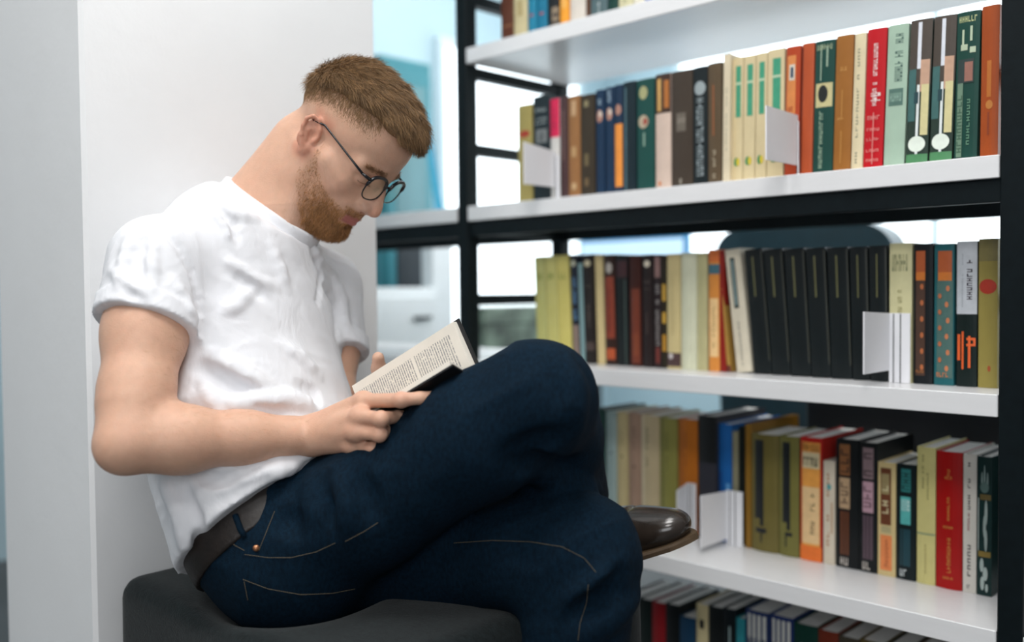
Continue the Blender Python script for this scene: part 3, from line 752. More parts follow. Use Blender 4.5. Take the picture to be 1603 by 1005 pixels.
xm = (m0[0] + m1[0]) / 2
MB().box((xm - 0.03, 2.93, 0.735), (xm + 0.03, 2.95, zt - 0.1), 0.003).build('stand', M_NAVY, o)
MB().box((xm - 0.12, 2.84, 0.7305), (xm + 0.12, 3.0, 0.742), 0.003).build('foot', M_NAVY, o)
# office chair
c0, c1 = on_y(1118, 380, 2.25), on_y(1400, 380, 2.25)
zt = on_y(1255, 346, 2.25)[2]
xm, hw = (c0[0] + c1[0]) / 2, (c1[0] - c0[0]) / 2
o = empty('office_chair', (xm, 2.45, 0), 'dark teal office chair with rounded back, seen above the black volumes', 'chair')
bk = MB()
n = 20
prof = [(xm + hw * math.copysign(abs(math.cos(math.pi * k / n)) ** 0.55, math.cos(math.pi * k / n)), zt - 0.11 + 0.11 * math.sin(math.pi * k / n) ** 0.7) for k in range(n + 1)] + [(xm - hw * .9, 0.52), (xm + hw * .9, 0.52)]
m = len(prof)
vs = [(x, 2.25 + 0.10 * (1 - ((x - xm) / hw) ** 2) * -0.3, z) for x, z in prof] + [(x, 2.33, z) for x, z in prof]
bk.add(vs, [tuple(range(m)), tuple(range(2 * m - 1, m - 1, -1))] + [(k, m + k, m + (k + 1) % m, (k + 1) % m) for k in range(m)])
bk.build('backrest', M_DTEAL, o)
MB().box((xm - hw, 2.25, 0.42), (xm + hw, 2.52, 0.49), 0.02).build('seat', M_DTEAL, o)
MB().tube([(xm, 2.4, 0.07), (xm, 2.4, 0.42)], 0.03, 12).build('column', M_NAVY, o)
for k in range(5):
    t = 2 * math.pi * k / 5
    lg = MB().tube([(xm, 2.4, 0.09), (xm + 0.24 * math.cos(t), 2.4 + 0.24 * math.sin(t), 0.06)], [0.02, 0.014], 8).build('leg', M_NAVY, o)
    MB().tube([(xm + 0.24 * math.cos(t) - 0.012, 2.4 + 0.24 * math.sin(t), 0.028), (xm + 0.24 * math.cos(t) + 0.012, 2.4 + 0.24 * math.sin(t), 0.028)], 0.027, 12).build('caster', M_NAVY, lg)
# dark cabinet standing back to back with the lower shelves
o = empty('dark_cabinet', (-0.1, 2.0, 0), 'black low cabinet standing behind the lower shelves', 'cabinet')
MB().box((-0.95, 1.86, 0.0), (0.55, 2.16, 0.665), 0.004).build('carcass', M_NAVY, o)
for k in range(3):
    d = MB().box((-0.93 + 0.49 * k, 2.161, 0.05), (-0.46 + 0.49 * k, 2.176, 0.64), 0.002).build('door', M_NAVY, o)
    MB().box((-0.72 + 0.49 * k, 2.176, 0.55), (-0.66 + 0.49 * k, 2.19, 0.56), 0.002).build('handle', M_LAM, d)
# ------------------------------------------------------------------ implicit modelling: rounded cones and ellipsoids blended into one skin
F32 = np.float32


def nrm(v): return np.asarray(unit(v), F32)


class Prim:
    __slots__ = ('fn', 'c', 'r')

    def __init__(s, fn, c, r):
        s.fn, s.c, s.r = fn, np.asarray(c, F32), float(r)


def cone(a, b, r1, r2, flat=None, k=1.0):
    """tapered capsule; along the direction `flat` it is k times thinner (k > 1)"""
    a = np.asarray(a, F32); b = np.asarray(b, F32)
    S = np.eye(3, dtype=F32)
    if flat is not None:
        n = nrm(flat)
        S = (S + (k - 1) * np.outer(n, n)).astype(F32)
    A, B = S @ a, S @ b
    ba = B - A
    L = max(float(ba @ ba), 1e-9)

    def fn(p):
        q = p if flat is None else p @ S.T
        pa = q - A
        t = np.clip(pa @ ba / L, 0, 1)
        d = np.sqrt(((pa - t[:, None] * ba) ** 2).sum(1)) - (r1 + (r2 - r1) * t)
        return d / k if k > 1 else d
    return Prim(fn, (a + b) / 2, np.linalg.norm(b - a) / 2 + max(r1, r2) * max(1, 1 / k))


def ell(c, r, ax=None):
    c = np.asarray(c, F32); r = np.asarray(r, F32)
    ax = np.eye(3, dtype=F32) if ax is None else np.asarray(ax, F32)

    def fn(p):
        q = (p - c) @ ax.T
        k0 = np.sqrt(((q / r) ** 2).sum(1))
        k1 = np.sqrt(((q / (r * r)) ** 2).sum(1)) + 1e-9
        return k0 * (k0 - 1) / k1
    return Prim(fn, c, r.max())


def half(c, n):
    """half space: inside is behind the plane through c with normal n"""
    c = np.asarray(c, F32); n = nrm(n)
    return Prim(lambda p: (p - c) @ n, c, 1e6)


def smin(a, b, k):
    if k <= 0: return np.minimum(a, b)
    h = np.clip(0.5 + 0.5 * (b - a) / k, 0, 1)
    return b + (a - b) * h - k * h * (1 - h)


class Sdf:
    def __init__(s):
        s.ops = []
        s.post = None

    def u(s, prim, k=0.01): s.ops.append(('u', prim, k)); return s
    def cut(s, prim, k=0.005): s.ops.append(('c', prim, k)); return s
    def keep(s, prim, k=0.0): s.ops.append(('k', prim, k)); return s

    def eval(s, p, ops=None):
        d = np.full(len(p), 9.0, F32)
        for o, q, k in (s.ops if ops is None else ops):
            e = q.fn(p)
            if o == 'u': d = smin(d, e, k)
            elif o == 'c': d = -smin(-d, e, k)
            else: d = -smin(-d, -e, k)
        if s.post is not None: d = d + s.post(p)
        return d.astype(F32)

    def near(s, c, rad):
        out = []
        for op in s.ops:
            o, q, k = op
            if o == 'k' or np.linalg.norm(c - q.c) < rad + q.r + k + 0.012: out.append(op)
        return out

    def project(s, pxs, pys, d0=0.6, d1=2.2, lift=0.0):
        """where the sight lines through photo points first meet the surface"""
        rays = np.array([ray(x, y) for x, y in zip(pxs, pys)])
        ln = np.linalg.norm(rays, axis=1)
        dirs = rays / ln[:, None]
        t = np.full(len(rays), d0)
        for _ in range(90):
            d = s.eval((CAM + dirs * t[:, None]).astype(F32))
            t = np.where(t < d1 * 1.2, t + np.clip(d * 0.7, -0.02, 0.05), t)
        return CAM + dirs * (t - lift)[:, None]


def surface(sdf, lo, hi, h):
    lo = np.asarray(lo, float); hi = np.asarray(hi, float)
    B = 16
    nb = np.ceil((hi - lo) / (h * B)).astype(int)
    n = nb * B
    D = np.empty(n, F32)
    bi = np.stack(np.meshgrid(*[np.arange(x) for x in nb], indexing='ij'), -1).reshape(-1, 3)
    cen = (lo + (bi * B + (B - 1) / 2) * h).astype(F32)
    dc = sdf.eval(cen)
    rad = B * h * 0.87
    loc = np.stack(np.meshgrid(*[np.arange(B)] * 3, indexing='ij'), -1).reshape(-1, 3)
    for b, c, d in zip(bi, cen, dc):
        s = tuple(slice(x * B, x * B + B) for x in b)
        if abs(d) > rad * 1.9 + 0.012:
            D[s] = d
            continue
        ops = sdf.near(c, rad)
        pts = (lo + (b * B + loc) * h).astype(F32)
        D[s] = sdf.eval(pts, ops).reshape(B, B, B)
    inside = D < 0
    cnt = np.zeros(n - 1, np.uint8)
    for i in (0, 1):
        for j in (0, 1):
            for k in (0, 1):
                cnt += inside[i:n[0] - 1 + i, j:n[1] - 1 + j, k:n[2] - 1 + k]
    ci = np.argwhere((cnt > 0) & (cnt < 8))
    corner = [(i, j, k) for i in (0, 1) for j in (0, 1) for k in (0, 1)]
    val = np.stack([D[ci[:, 0] + i, ci[:, 1] + j, ci[:, 2] + k] for i, j, k in corner], 1)
    acc = np.zeros((len(ci), 3)); w = np.zeros(len(ci))
    for a in range(8):
        for b in range(a + 1, 8):
            if sum(abs(corner[a][q] - corner[b][q]) for q in range(3)) != 1: continue
            va, vb = val[:, a], val[:, b]
            m = (va < 0) != (vb < 0)
            t = np.where(m, va / np.where(m, va - vb, 1), 0)
            pt = np.array(corner[a]) + t[:, None] * (np.array(corner[b]) - np.array(corner[a]))
            acc += pt * m[:, None]; w += m
    verts = lo + (ci + acc / w[:, None]) * h
    key = (ci[:, 0].astype(np.int64) * n[1] + ci[:, 1]) * n[2] + ci[:, 2]
    faces = []
    for ax in range(3):
        sl0 = [slice(None)] * 3; sl1 = [slice(None)] * 3
        sl0[ax] = slice(0, -1); sl1[ax] = slice(1, None)
        A, Bv = inside[tuple(sl0)], inside[tuple(sl1)]
        e = np.argwhere(A != Bv)
        o1, o2 = (ax + 1) % 3, (ax + 2) % 3
        e = e[(e[:, o1] > 0) & (e[:, o2] > 0) & (e[:, o1] < n[o1] - 1) & (e[:, o2] < n[o2] - 1)]
        flip = ~inside[e[:, 0], e[:, 1], e[:, 2]]
        q = []
        for da, db in ((0, 0), (-1, 0), (-1, -1), (0, -1)):
            g = e.copy(); g[:, o1] += da; g[:, o2] += db
            kk = (g[:, 0].astype(np.int64) * n[1] + g[:, 1]) * n[2] + g[:, 2]
            q.append(np.searchsorted(key, kk))
        q = np.stack(q, 1)
        q[flip] = q[flip][:, ::-1]
        faces.append(q)
    f = np.concatenate(faces)
    f = np.clip(f, 0, len(key) - 1)
    return verts, f


def relax(verts, faces, n=2, lam=0.5):
    """a little smoothing that removes the grid's stair steps"""
    e = np.concatenate([faces[:, [0, 1]], faces[:, [1, 2]], faces[:, [2, 3]], faces[:, [3, 0]]])
    deg = np.bincount(e.ravel(), minlength=len(verts)).astype(float)
    deg[deg == 0] = 1
    for _ in range(n):
        s = np.zeros_like(verts)
        for k in range(3):
            s[:, k] = np.bincount(e[:, 0], verts[e[:, 1], k], len(verts)) + np.bincount(e[:, 1], verts[e[:, 0], k], len(verts))
        verts = verts + lam * (s / deg[:, None] - verts)
    return verts


def join(parts):
    vs, fs, n = [], [], 0
    for v, f in parts:
        vs.append(v); fs.append(f + n); n += len(v)
    return np.concatenate(vs), np.concatenate(fs)


_ns = np.random.RandomState(3)
_ND = [(unit(_ns.randn(3)), _ns.rand() * 6.28, 0.6 + _ns.rand() * 0.9) for _ in range(14)]


def wobble(p, scale, k0=0, k1=7):
    d = np.zeros(len(p))
    for v, ph, m in _ND[k0:k1]:
        d += np.sin(p @ v * (scale * m * 6.28) + ph)
    return (d / (k1 - k0)).astype(F32)


def ridge(p, scale, k0=0, k1=6):
    """soft creases"""
    w = wobble(p + 0.02 * np.stack([wobble(p, scale * .7, 7, 11), wobble(p, scale * .7, 8, 12), wobble(p, scale * .7, 9, 13)], 1), scale, k0, k1)
    return (1 - np.abs(w) * 2.2).clip(0, 1) ** 2
# ------------------------------------------------------------------ the reader
BASE = V(-1.05, 0.75, 0.0)
JD = {}
# body frame
F_ = unit(V(0.955, 0.296, 0)); L_ = V(-F_[1], F_[0], 0); U_ = V(0, 0, 1)
SR, ER, WR = P(243, 412, 1.29), P(203, 690, 1.17), P(486, 682, 1.27)
SL, EL, WL = P(508, 452, 1.57), P(512, 690, 1.46), P(598, 650, 1.36)
NB = P(391, 366, 1.45)
HEAD = P(534, 230, 1.43)
HS = 0.935          # head size
HR, KR, AR = P(462, 864, 1.31), P(841, 624, 1.17), P(893, 775, 1.50)
HL, KL, AL = P(572, 858, 1.46), P(911, 864, 1.22), None
AL = V(KL[0] - 0.03, KL[1] - 0.02, 0.10)

# ---- head frame
_yaw, _pit, _rol = math.radians(20), math.radians(46), math.radians(0)
_h = unit(_R0 * math.cos(_yaw) - V(FWD[0], FWD[1], 0) * math.sin(_yaw))
HX = _h * math.cos(_pit) - U_ * math.sin(_pit)
HZ = _h * math.sin(_pit) + U_ * math.cos(_pit)
HY = np.cross(HZ, HX)
HAX = np.array([HX, HY, HZ])


def hp(x, y, z): return HEAD + HS * (x * HX + y * HY + z * HZ)


def head_ops(s, k0=0.012):
    E_ = lambda c, r, rot=0.0, k=0.012: s.u(ell(hp(*c), np.array(r) * HS, HAX if rot == 0 else rot_ax(rot)), k)
    C_ = lambda a, b, r1, r2, k=0.012: s.u(cone(hp(*a), hp(*b), r1 * HS, r2 * HS), k)

    def rot_ax(deg):          # turned about the head's z
        a = math.radians(deg)
        return np.array([HX * math.cos(a) + HY * math.sin(a), -HX * math.sin(a) + HY * math.cos(a), HZ])
    E_((-0.006, 0, 0.048), (0.096, 0.075, 0.080))
    E_((0.030, 0, 0.050), (0.064, 0.066, 0.068), k=0.02)
    E_((0.036, 0, -0.018), (0.055, 0.060, 0.075), k=0.02)
    for sy in (-1, 1):
        C_((0.058, sy * 0.046, -0.022), (0.030, sy * 0.062, -0.012), 0.017, 0.014, 0.02)       # cheekbone
        C_((-0.004, sy * 0.056, -0.020), (0.004, sy * 0.052, -0.062), 0.016, 0.015, 0.02)      # jaw branch
        C_((0.004, sy * 0.050, -0.064), (0.076, sy * 0.014, -0.100), 0.016, 0.015, 0.02)       # jaw
        C_((0.088, sy * 0.014, 0.021), (0.070, sy * 0.048, 0.019), 0.009, 0.009, 0.016)        # brow
    E_((0.080, 0, -0.100), (0.019, 0.022, 0.016), k=0.016)                                     # chin
    C_((0.020, 0, -0.062), (0.066, 0, -0.090), 0.036, 0.022, 0.02)
    E_((0.076, 0, -0.056), (0.026, 0.032, 0.030), k=0.018)                                     # muzzle
    for sy in (-1, 1):
        s.cut(ell(hp(0.094, sy * 0.033, 0.001), (0.016, 0.019, 0.013), HAX), 0.012)            # socket
    for sy in (-1, 1):
        s.u(ell(hp(0.0735, sy * 0.032, 0.0015), (0.0125, 0.0145, 0.0125), HAX), 0.003)         # lidded eye
        s.u(cone(hp(0.0855, sy * 0.020, -0.0035), hp(0.0775, sy * 0.043, -0.0045), 0.0022, 0.0018), 0.003)
        s.cut(cone(hp(0.0880, sy * 0.022, -0.0010), hp(0.0795, sy * 0.043, -0.0025), 0.0010, 0.0008), 0.001)
    # nose
    C_((0.093, 0, 0.016), (0.113, 0, -0.024), 0.0072, 0.0090, 0.009)
    C_((0.112, 0, -0.024), (0.1165, 0, -0.031), 0.0095, 0.0096, 0.006)
    C_((0.086, 0, 0.000), (0.098, 0, -0.034), 0.013, 0.014, 0.012)
    for sy in (-1, 1):
        s.u(ell(hp(0.1005, sy * 0.0125, -0.0345), (0.0120, 0.0072, 0.0080), HAX), 0.006)
        s.cut(ell(hp(0.1045, sy * 0.0075, -0.0425), (0.0050, 0.0032, 0.0040), HAX), 0.002)
    # lips
    for sy in (-1, 1):
        C_((0.1005, 0, -0.0605), (0.086, sy * 0.024, -0.0655), 0.0056, 0.0030, 0.004)
        C_((0.0985, 0, -0.0705), (0.086, sy * 0.022, -0.0670), 0.0068, 0.0030, 0.004)
        s.cut(cone(hp(0.1080, 0, -0.0650), hp(0.0895, sy * 0.026, -0.0662), 0.0016, 0.0010), 0.0015)
    s.cut(cone(hp(0.0985, 0, -0.0815), hp(0.094, 0, -0.0835), 0.004, 0.004), 0.008)
    # ears
    for sy in (-1, 1):
        a = math.radians(24) * sy
        ex = HX * math.cos(a) - HY * math.sin(a) * -1 * 0 + 0
        # plane of the ear: leaning back and standing off the skull
        back = unit(-HX * math.cos(math.radians(28)) + sy * HY * math.sin(math.radians(28)))
        up = unit(HZ * math.cos(math.radians(14)) - HX * math.sin(math.radians(14)))
        out = unit(np.cross(up, back)) * 1.0
        if np.dot(out, HY * sy) < 0: out = -out
        o = hp(-0.004, sy * 0.070, -0.002)
        ES = 0.82
        q = lambda b_, u_, w_: o + ES * (back * b_ + up * u_ + out * w_)
        s.u(ell(q(0.014, 0.004, 0.000), (0.0139, 0.0238, 0.0037), np.array([back, up, out])), 0.006)
        rim = [(-0.002, 0.006), (0.000, 0.020), (0.009, 0.0315), (0.021, 0.0315), (0.0295, 0.021), (0.0300, 0.006), (0.0250, -0.008), (0.0170, -0.019)]
        for (b0, u0), (b1, u1) in zip(rim[:-1], rim[1:]):
            s.u(cone(q(b0, u0, 0.0035), q(b1, u1, 0.0040), 0.0029, 0.0029), 0.0025)
        s.u(ell(q(0.0095, -0.0240, 0.001), (0.0072, 0.0086, 0.0043), np.array([back, up, out])), 0.004)
        s.cut(ell(q(0.0110, 0.000, 0.0060), (0.0072, 0.0103, 0.0045), np.array([back, up, out])), 0.003)
        s.cut(ell(q(0.0150, 0.0200, 0.0060), (0.0074, 0.0061, 0.0029), np.array([back, up, out])), 0.003)
        s.u(cone(q(0.020, 0.006, 0.003), q(0.015, -0.010, 0.003), 0.0021, 0.0021), 0.0025)
        s.u(ell(q(0.0005, -0.002, 0.004), (0.0033, 0.0053, 0.0029), np.array([back, up, out])), 0.003)
    return s


def hand_ops(s, W, mcp, fingers, thumb, pw=0.0105, axis=None):
    """palm from the wrist to four knuckles, four bent fingers and a thumb off the side of the palm"""
    for i, m in enumerate(mcp):
        w = W + (m - W) * 0.12 + (mcp[i] - np.mean(mcp, 0)) * 0.35
        s.u(cone(w, m, 0.0155 if i < 3 else 0.0145, 0.0115 if i < 3 else 0.0100), 0.012)
    for i, m in enumerate(mcp):
        tw = unit(CAM - m) * 0.0095
        s.u(cone(lerp(W, m, .35) + tw * .9, m + tw * .55, 0.0022, 0.0042), 0.006)
    for i, f in enumerate(fingers):
        r = [0.0098, 0.0088, 0.0078, 0.0066]
        sc = (1.0, 1.02, 0.97, 0.86)[i]
        ch = [mcp[i]] + list(f)
        for j in range(len(ch) - 1):
            s.u(cone(ch[j], ch[j + 1], r[j] * sc, r[j + 1] * sc), 0.003 if j else 0.005)
        s.u(ell(ch[1], (0.0098 * sc,) * 3), 0.004)
        s.u(ell(mcp[i] * 0.92 + ch[1] * 0.08, (0.0122 * sc,) * 3), 0.008)
    r = [0.0150, 0.0122, 0.0105, 0.0085]
    for j in range(len(thumb) - 1):
        s.u(cone(thumb[j], thumb[j + 1], r[j], r[j + 1]), 0.010 if j == 0 else 0.005)
    return s


body = Sdf()
head_ops(body)
# neck
NECK0 = len(body.ops)
NT = hp(-0.038, 0, -0.045)
body.u(cone(NB + V(0, 0, -0.05), NT, 0.063, 0.053), 0.025)
body.u(cone(NB + F_ * 0.045 + V(0, 0, -0.02), hp(0.012, 0, -0.062), 0.036, 0.036), 0.03)
body.u(cone(NT - HX * 0.01, P(372, 352, 1.46), 0.046, 0.052), 0.03)
for sy in (-1, 1):       # the strap muscles from behind the ear to the breast bone
    body.u(cone(hp(-0.022, sy * 0.055, -0.030), NB + F_ * 0.075 + L_ * sy * 0.018 + V(0, 0, -0.045), 0.014, 0.010), 0.014)
    body.u(cone(NB + V(0, 0, -0.03), NB + L_ * sy * 0.12 + V(0, 0, -0.075), 0.040, 0.030), 0.02)
# right arm
def lerp(a, b, t): return a + (b - a) * t
for S, E, W, nr in ((SR, ER, WR, 1), (SL, EL, WL, 0)):
    body.u(cone(S, lerp(S, E, .42), 0.047, 0.051), 0.02)
    body.u(cone(lerp(S, E, .40), lerp(S, E, .80), 0.050, 0.043), 0.02)
    body.u(cone(lerp(S, E, .75), E, 0.042, 0.036), 0.02)
    body.u(cone(E, lerp(E, W, .28), 0.037, 0.0405), 0.02)
    body.u(cone(lerp(E, W, .25), lerp(E, W, .62), 0.0395, 0.032), 0.02)
    body.u(cone(lerp(E, W, .60), W, 0.031, 0.0255), 0.02)
    ax = unit(np.cross(E - S, W - E))
    out = -unit(unit(S - E) + unit(W - E))
    body.u(ell(E + out * 0.016, (0.022,) * 3), 0.02)
# right hand: fore finger along the cover, the others curled under the book
MR = [P(566, 628, 1.225), P(562, 652, 1.205), P(556, 676, 1.205), P(549, 697, 1.220)]
FR = [[P(628, 626, 1.175), P(658, 623, 1.178), P(679, 620, 1.185)],
      [P(596, 656, 1.175), P(622, 652, 1.205), P(632, 650, 1.220)],
      [P(594, 680, 1.180), P(614, 672, 1.215), P(618, 668, 1.235)],
      [P(585, 701, 1.200), P(600, 694, 1.232), P(602, 688, 1.248)]]
TR = [P(512, 672, 1.275), P(552, 650, 1.290), P(590, 640, 1.285), P(616, 634, 1.272)]
hand_ops(body, WR, MR, FR, TR)
# left hand: behind the far cover, its thumb tip standing above the page edge
ML = [P(620, 600, 1.345), P(632, 612, 1.355), P(642, 626, 1.36), P(648, 640, 1.36)]
FL_ = [[P(650, 585, 1.315), P(672, 580, 1.295), P(686, 578, 1.285)],
       [P(664, 600, 1.325), P(688, 596, 1.305), P(702, 594, 1.295)],
       [P(672, 616, 1.33), P(694, 612, 1.315), P(706, 610, 1.305)],
       [P(672, 632, 1.33), P(690, 630, 1.32), P(700, 628, 1.315)]]
TL = [P(604, 632, 1.365), P(598, 604, 1.372), P(593, 577, 1.370), P(592, 560, 1.362)]
hand_ops(body, WL, ML, FL_, TL)

# ---- what is under the clothes (same body, coarser)
CH = [P(372, 420, 1.43), P(380, 560, 1.42), P(402, 690, 1.385), P(440, 800, 1.36)]
inner = Sdf()
for a, b in zip([CH[0] + V(0, 0, -0.07)] + CH[1:-1], CH[1:]):
    inner.u(cone(a, b, 0.122, 0.122, F_, 1.6), 0.03)
inner.u(cone(SR, SL, 0.05, 0.05), 0.05)
inner.u(cone(NB + V(0, 0, -0.05), NB + V(0, 0, -0.12), 0.06, 0.06), 0.05)
PC = (HR + HL) / 2
inner.u(cone(HR, HL, 0.085, 0.085), 0.05)
inner.u(cone(CH[3], PC, 0.11, 0.09, F_, 1.5), 0.03)
for H_, K_, A_ in ((HR, KR, AR), (HL, KL, AL)):
    inner.u(cone(H_, K_, 0.070, 0.046), 0.03)
    inner.u(cone(K_, lerp(K_, A_, .3), 0.044, 0.046), 0.02)
    inner.u(cone(lerp(K_, A_, .3), A_, 0.046, 0.034), 0.02)


# ------------------------------------------------------------------ clothes as solids
def capped(prim, c, n):
    """a prim cut flat by the plane through c with normal n"""
    c = np.asarray(c, F32); n = nrm(n)
    return Prim(lambda p: np.maximum(prim.fn(p), (p - c) @ n), prim.c, prim.r)


shirt = Sdf()
for (a, b, r1, r2, kk) in ((CH[0] + V(0, 0, -0.02), CH[1], 0.152, 0.158, 1.36), (CH[1], CH[2], 0.158, 0.158, 1.32), (CH[2], CH[3], 0.158, 0.160, 1.30),
                           (CH[3], CH[3] + (CH[3] - CH[2]) * 0.8, 0.160, 0.158, 1.32)):
    shirt.u(cone(a, b, r1, r2, F_, kk), 0.03)
shirt.u(cone(SR + L_ * 0.05, SL - L_ * 0.05, 0.052, 0.052), 0.04)
shirt.u(cone(NB + V(0, 0, -0.060), SR + V(0, 0, 0.004), 0.054, 0.048), 0.03)
shirt.u(cone(NB + V(0, 0, -0.060), SL + V(0, 0, 0.004), 0.054, 0.048), 0.03)
CUFF_R = (P(228, 512, 1.245), unit(unit(ER - SR) + 0.18 * (P(300, 530, 1.24) - P(155, 485, 1.24)) / 0.13 * -1))
CUFF_L = (P(540, 552, 1.52), unit(EL - SL))
for S, E, (cc, cn) in ((SR, ER, CUFF_R), (SL, EL, CUFF_L)):
    e = lerp(S, E, .50)
    shirt.u(capped(cone(S, e, 0.060, 0.0645), cc, cn), 0.025)
    shirt.u(capped(Prim((lambda q, c0, n0: (lambda p: np.maximum(q.fn(p), -((p - c0) @ n0) - 0.024)))(cone(S, e, 0.063, 0.0695), np.asarray(cc, F32), nrm(cn)), e, 0.09), cc, cn), 0.004)
    shirt.cut(cone(lerp(S, E, .33), lerp(S, E, .8), 0.050, 0.054), 0.004)

# plane of the hem, through three points of its edge
_A, _B, _C = P(318, 906, 1.39), P(385, 781, 1.22), P(510, 712, 1.30)
HEMN = unit(np.cross(_B - _A, _C - _A))
if HEMN[2] > 0: HEMN = -HEMN
HEMC = _B
shirt.keep(half(HEMC, HEMN), 0.004)

# ---- neck rib
shirt.u(cone(P(374, 352, 1.46), P(392, 398, 1.44), 0.058, 0.078), 0.03)
_A, _B, _C = P(364, 291, 1.48), P(421, 346, 1.37), P(474, 375, 1.41)
COLN = unit(np.cross(_B - _A, _C - _A))
if COLN[2] < 0: COLN = -COLN
COLC = _B
shirt.cut(cone(NB + V(0, 0, -0.01), NT, 0.064, 0.060), 0.006)
shirt.keep(half(COLC - COLN * 0.002, COLN), 0.004)

# ---- jeans
PEL = lerp(HR, HL, .5)
pelv = []
pelv.append((ell(P(460, 830, 1.37), (0.125, 0.160, 0.100), np.array([unit(F_ - 0.75 * U_), L_, unit(U_ + 0.75 * F_)])), 0.03))
pelv.append((cone(P(438, 795, 1.37), P(462, 822, 1.37), 0.138, 0.138, F_, 1.25), 0.04))
pelv.append((cone(HR + V(0, 0, -0.002), HL, 0.092, 0.092), 0.05))
jeans = Sdf()
for q, k in pelv: jeans.u(q, k)


def leg(H, K, A, r, kb):
    jeans.u(cone(H, lerp(H, K, .35), r[0], r[1]), 0.04)
    jeans.u(cone(lerp(H, K, .35), lerp(H, K, .8), r[1], r[2]), 0.03)
    jeans.u(cone(lerp(H, K, .8), K, r[2], r[3]), 0.03)
    jeans.u(cone(K, lerp(K, A, .35), r[3], r[4]), kb)
    jeans.u(cone(lerp(K, A, .35), A, r[4], r[5]), 0.02)


leg(HR, KR, AR, (0.090, 0.079, 0.075, 0.064, 0.067, 0.058), 0.035)
leg(HL, KL, AL, (0.105, 0.090, 0.074, 0.068, 0.068, 0.058), 0.03)
jeans.keep(half(HEMC - HEMN * 0.012, -HEMN), 0.003)
belt = Sdf()
for q, k in pelv: belt.u(q, k)
belt.post = lambda p: np.full(len(p), -0.0055, F32)
belt.keep(half(HEMC - HEMN * 0.004, -HEMN), 0.002)
belt.keep(half(HEMC + HEMN * 0.030, HEMN), 0.002)
def bbox(pts, m):
    p = np.array(pts)
    return p.min(0) - m, p.max(0) + m


M_SKIN = mat('skin', rough=0.48, attr=True, noise=0.05, nscale=90, bump=0.22, bscale=600, sss=0.15, spec=0.4)
M_COTTON = mat('white cotton', (0.78, 0.78, 0.81), 0.9, noise=0.015, nscale=20, bump=0.15, bscale=900, sheen=0.1)

_nt = M_COTTON.node_tree
_b0 = [n for n in _nt.nodes if n.type == 'BUMP'][0]
_n2 = _nt.nodes.new('ShaderNodeTexNoise')
_n2.inputs['Scale'].default_value = 16
_n2.inputs['Detail'].default_value = 3
_n2.inputs['Distortion'].default_value = 1.2
_m2 = _nt.nodes.new('ShaderNodeMapping')
_m2.inputs['Scale'].default_value = (1.0, 1.0, 0.6)
_t2 = _nt.nodes.new('ShaderNodeTexCoord')
_nt.links.new(_t2.outputs['Object'], _m2.inputs['Vector'])
_nt.links.new(_m2.outputs['Vector'], _n2.inputs['Vector'])
_b2 = _nt.nodes.new('ShaderNodeBump')
_b2.inputs['Strength'].default_value = 0.35
_b2.inputs['Distance'].default_value = 0.012
_nt.links.new(_n2.outputs['Fac'], _b2.inputs['Height'])
_nt.links.new(_b0.outputs['Normal'], _b2.inputs['Normal'])
_nt.links.new(_b2.outputs['Normal'], _nt.nodes['Principled BSDF'].inputs['Normal'])
M_DENIM = mat('dark denim', (0.0022, 0.0125, 0.026), 0.85, noise=0.4, nscale=260, bump=0.5, bscale=1100, spec=0.12, stretch=(1, 1, 0.5))
M_BELT = mat('brown belt leather', (0.013, 0.008, 0.006), 0.45, noise=0.3, nscale=80, bump=0.2)
M_HAIR = mat('ginger brown hair', rough=0.5, attr=True, noise=0.15, nscale=120, spec=0.4)

# ------------------------------------------------------------------ creases in the cloth
def creases(s, lines, d0=0.6):
    """ridges ('u') and valleys ('c') that fade in and out along lines seen in the photo"""
    for kind, r, depth, k, pts in lines:
        dense = []
        for (x0, y0), (x1, y1) in zip(pts[:-1], pts[1:]):
            n = max(2, int(math.hypot(x1 - x0, y1 - y0) / 14))
            dense += [(x0 + (x1 - x0) * i / n, y0 + (y1 - y0) * i / n) for i in range(n)]
        dense.append(pts[-1])
        w = s.project([p[0] for p in dense], [p[1] for p in dense], d0)
        m = len(dense)
        sgn = 1 if kind == 'u' else -1
        c = []
        for i in range(m):
            t = math.sin(math.pi * (i + 0.15) / (m - 0.7)) ** 0.8
            c.append(w[i] + unit(w[i] - CAM) * sgn * (r - depth * t + (1 - t) * k * 0.4))
        for i in range(m - 1):
            (s.u if kind == 'u' else s.cut)(cone(c[i], c[i + 1], r, r), k)


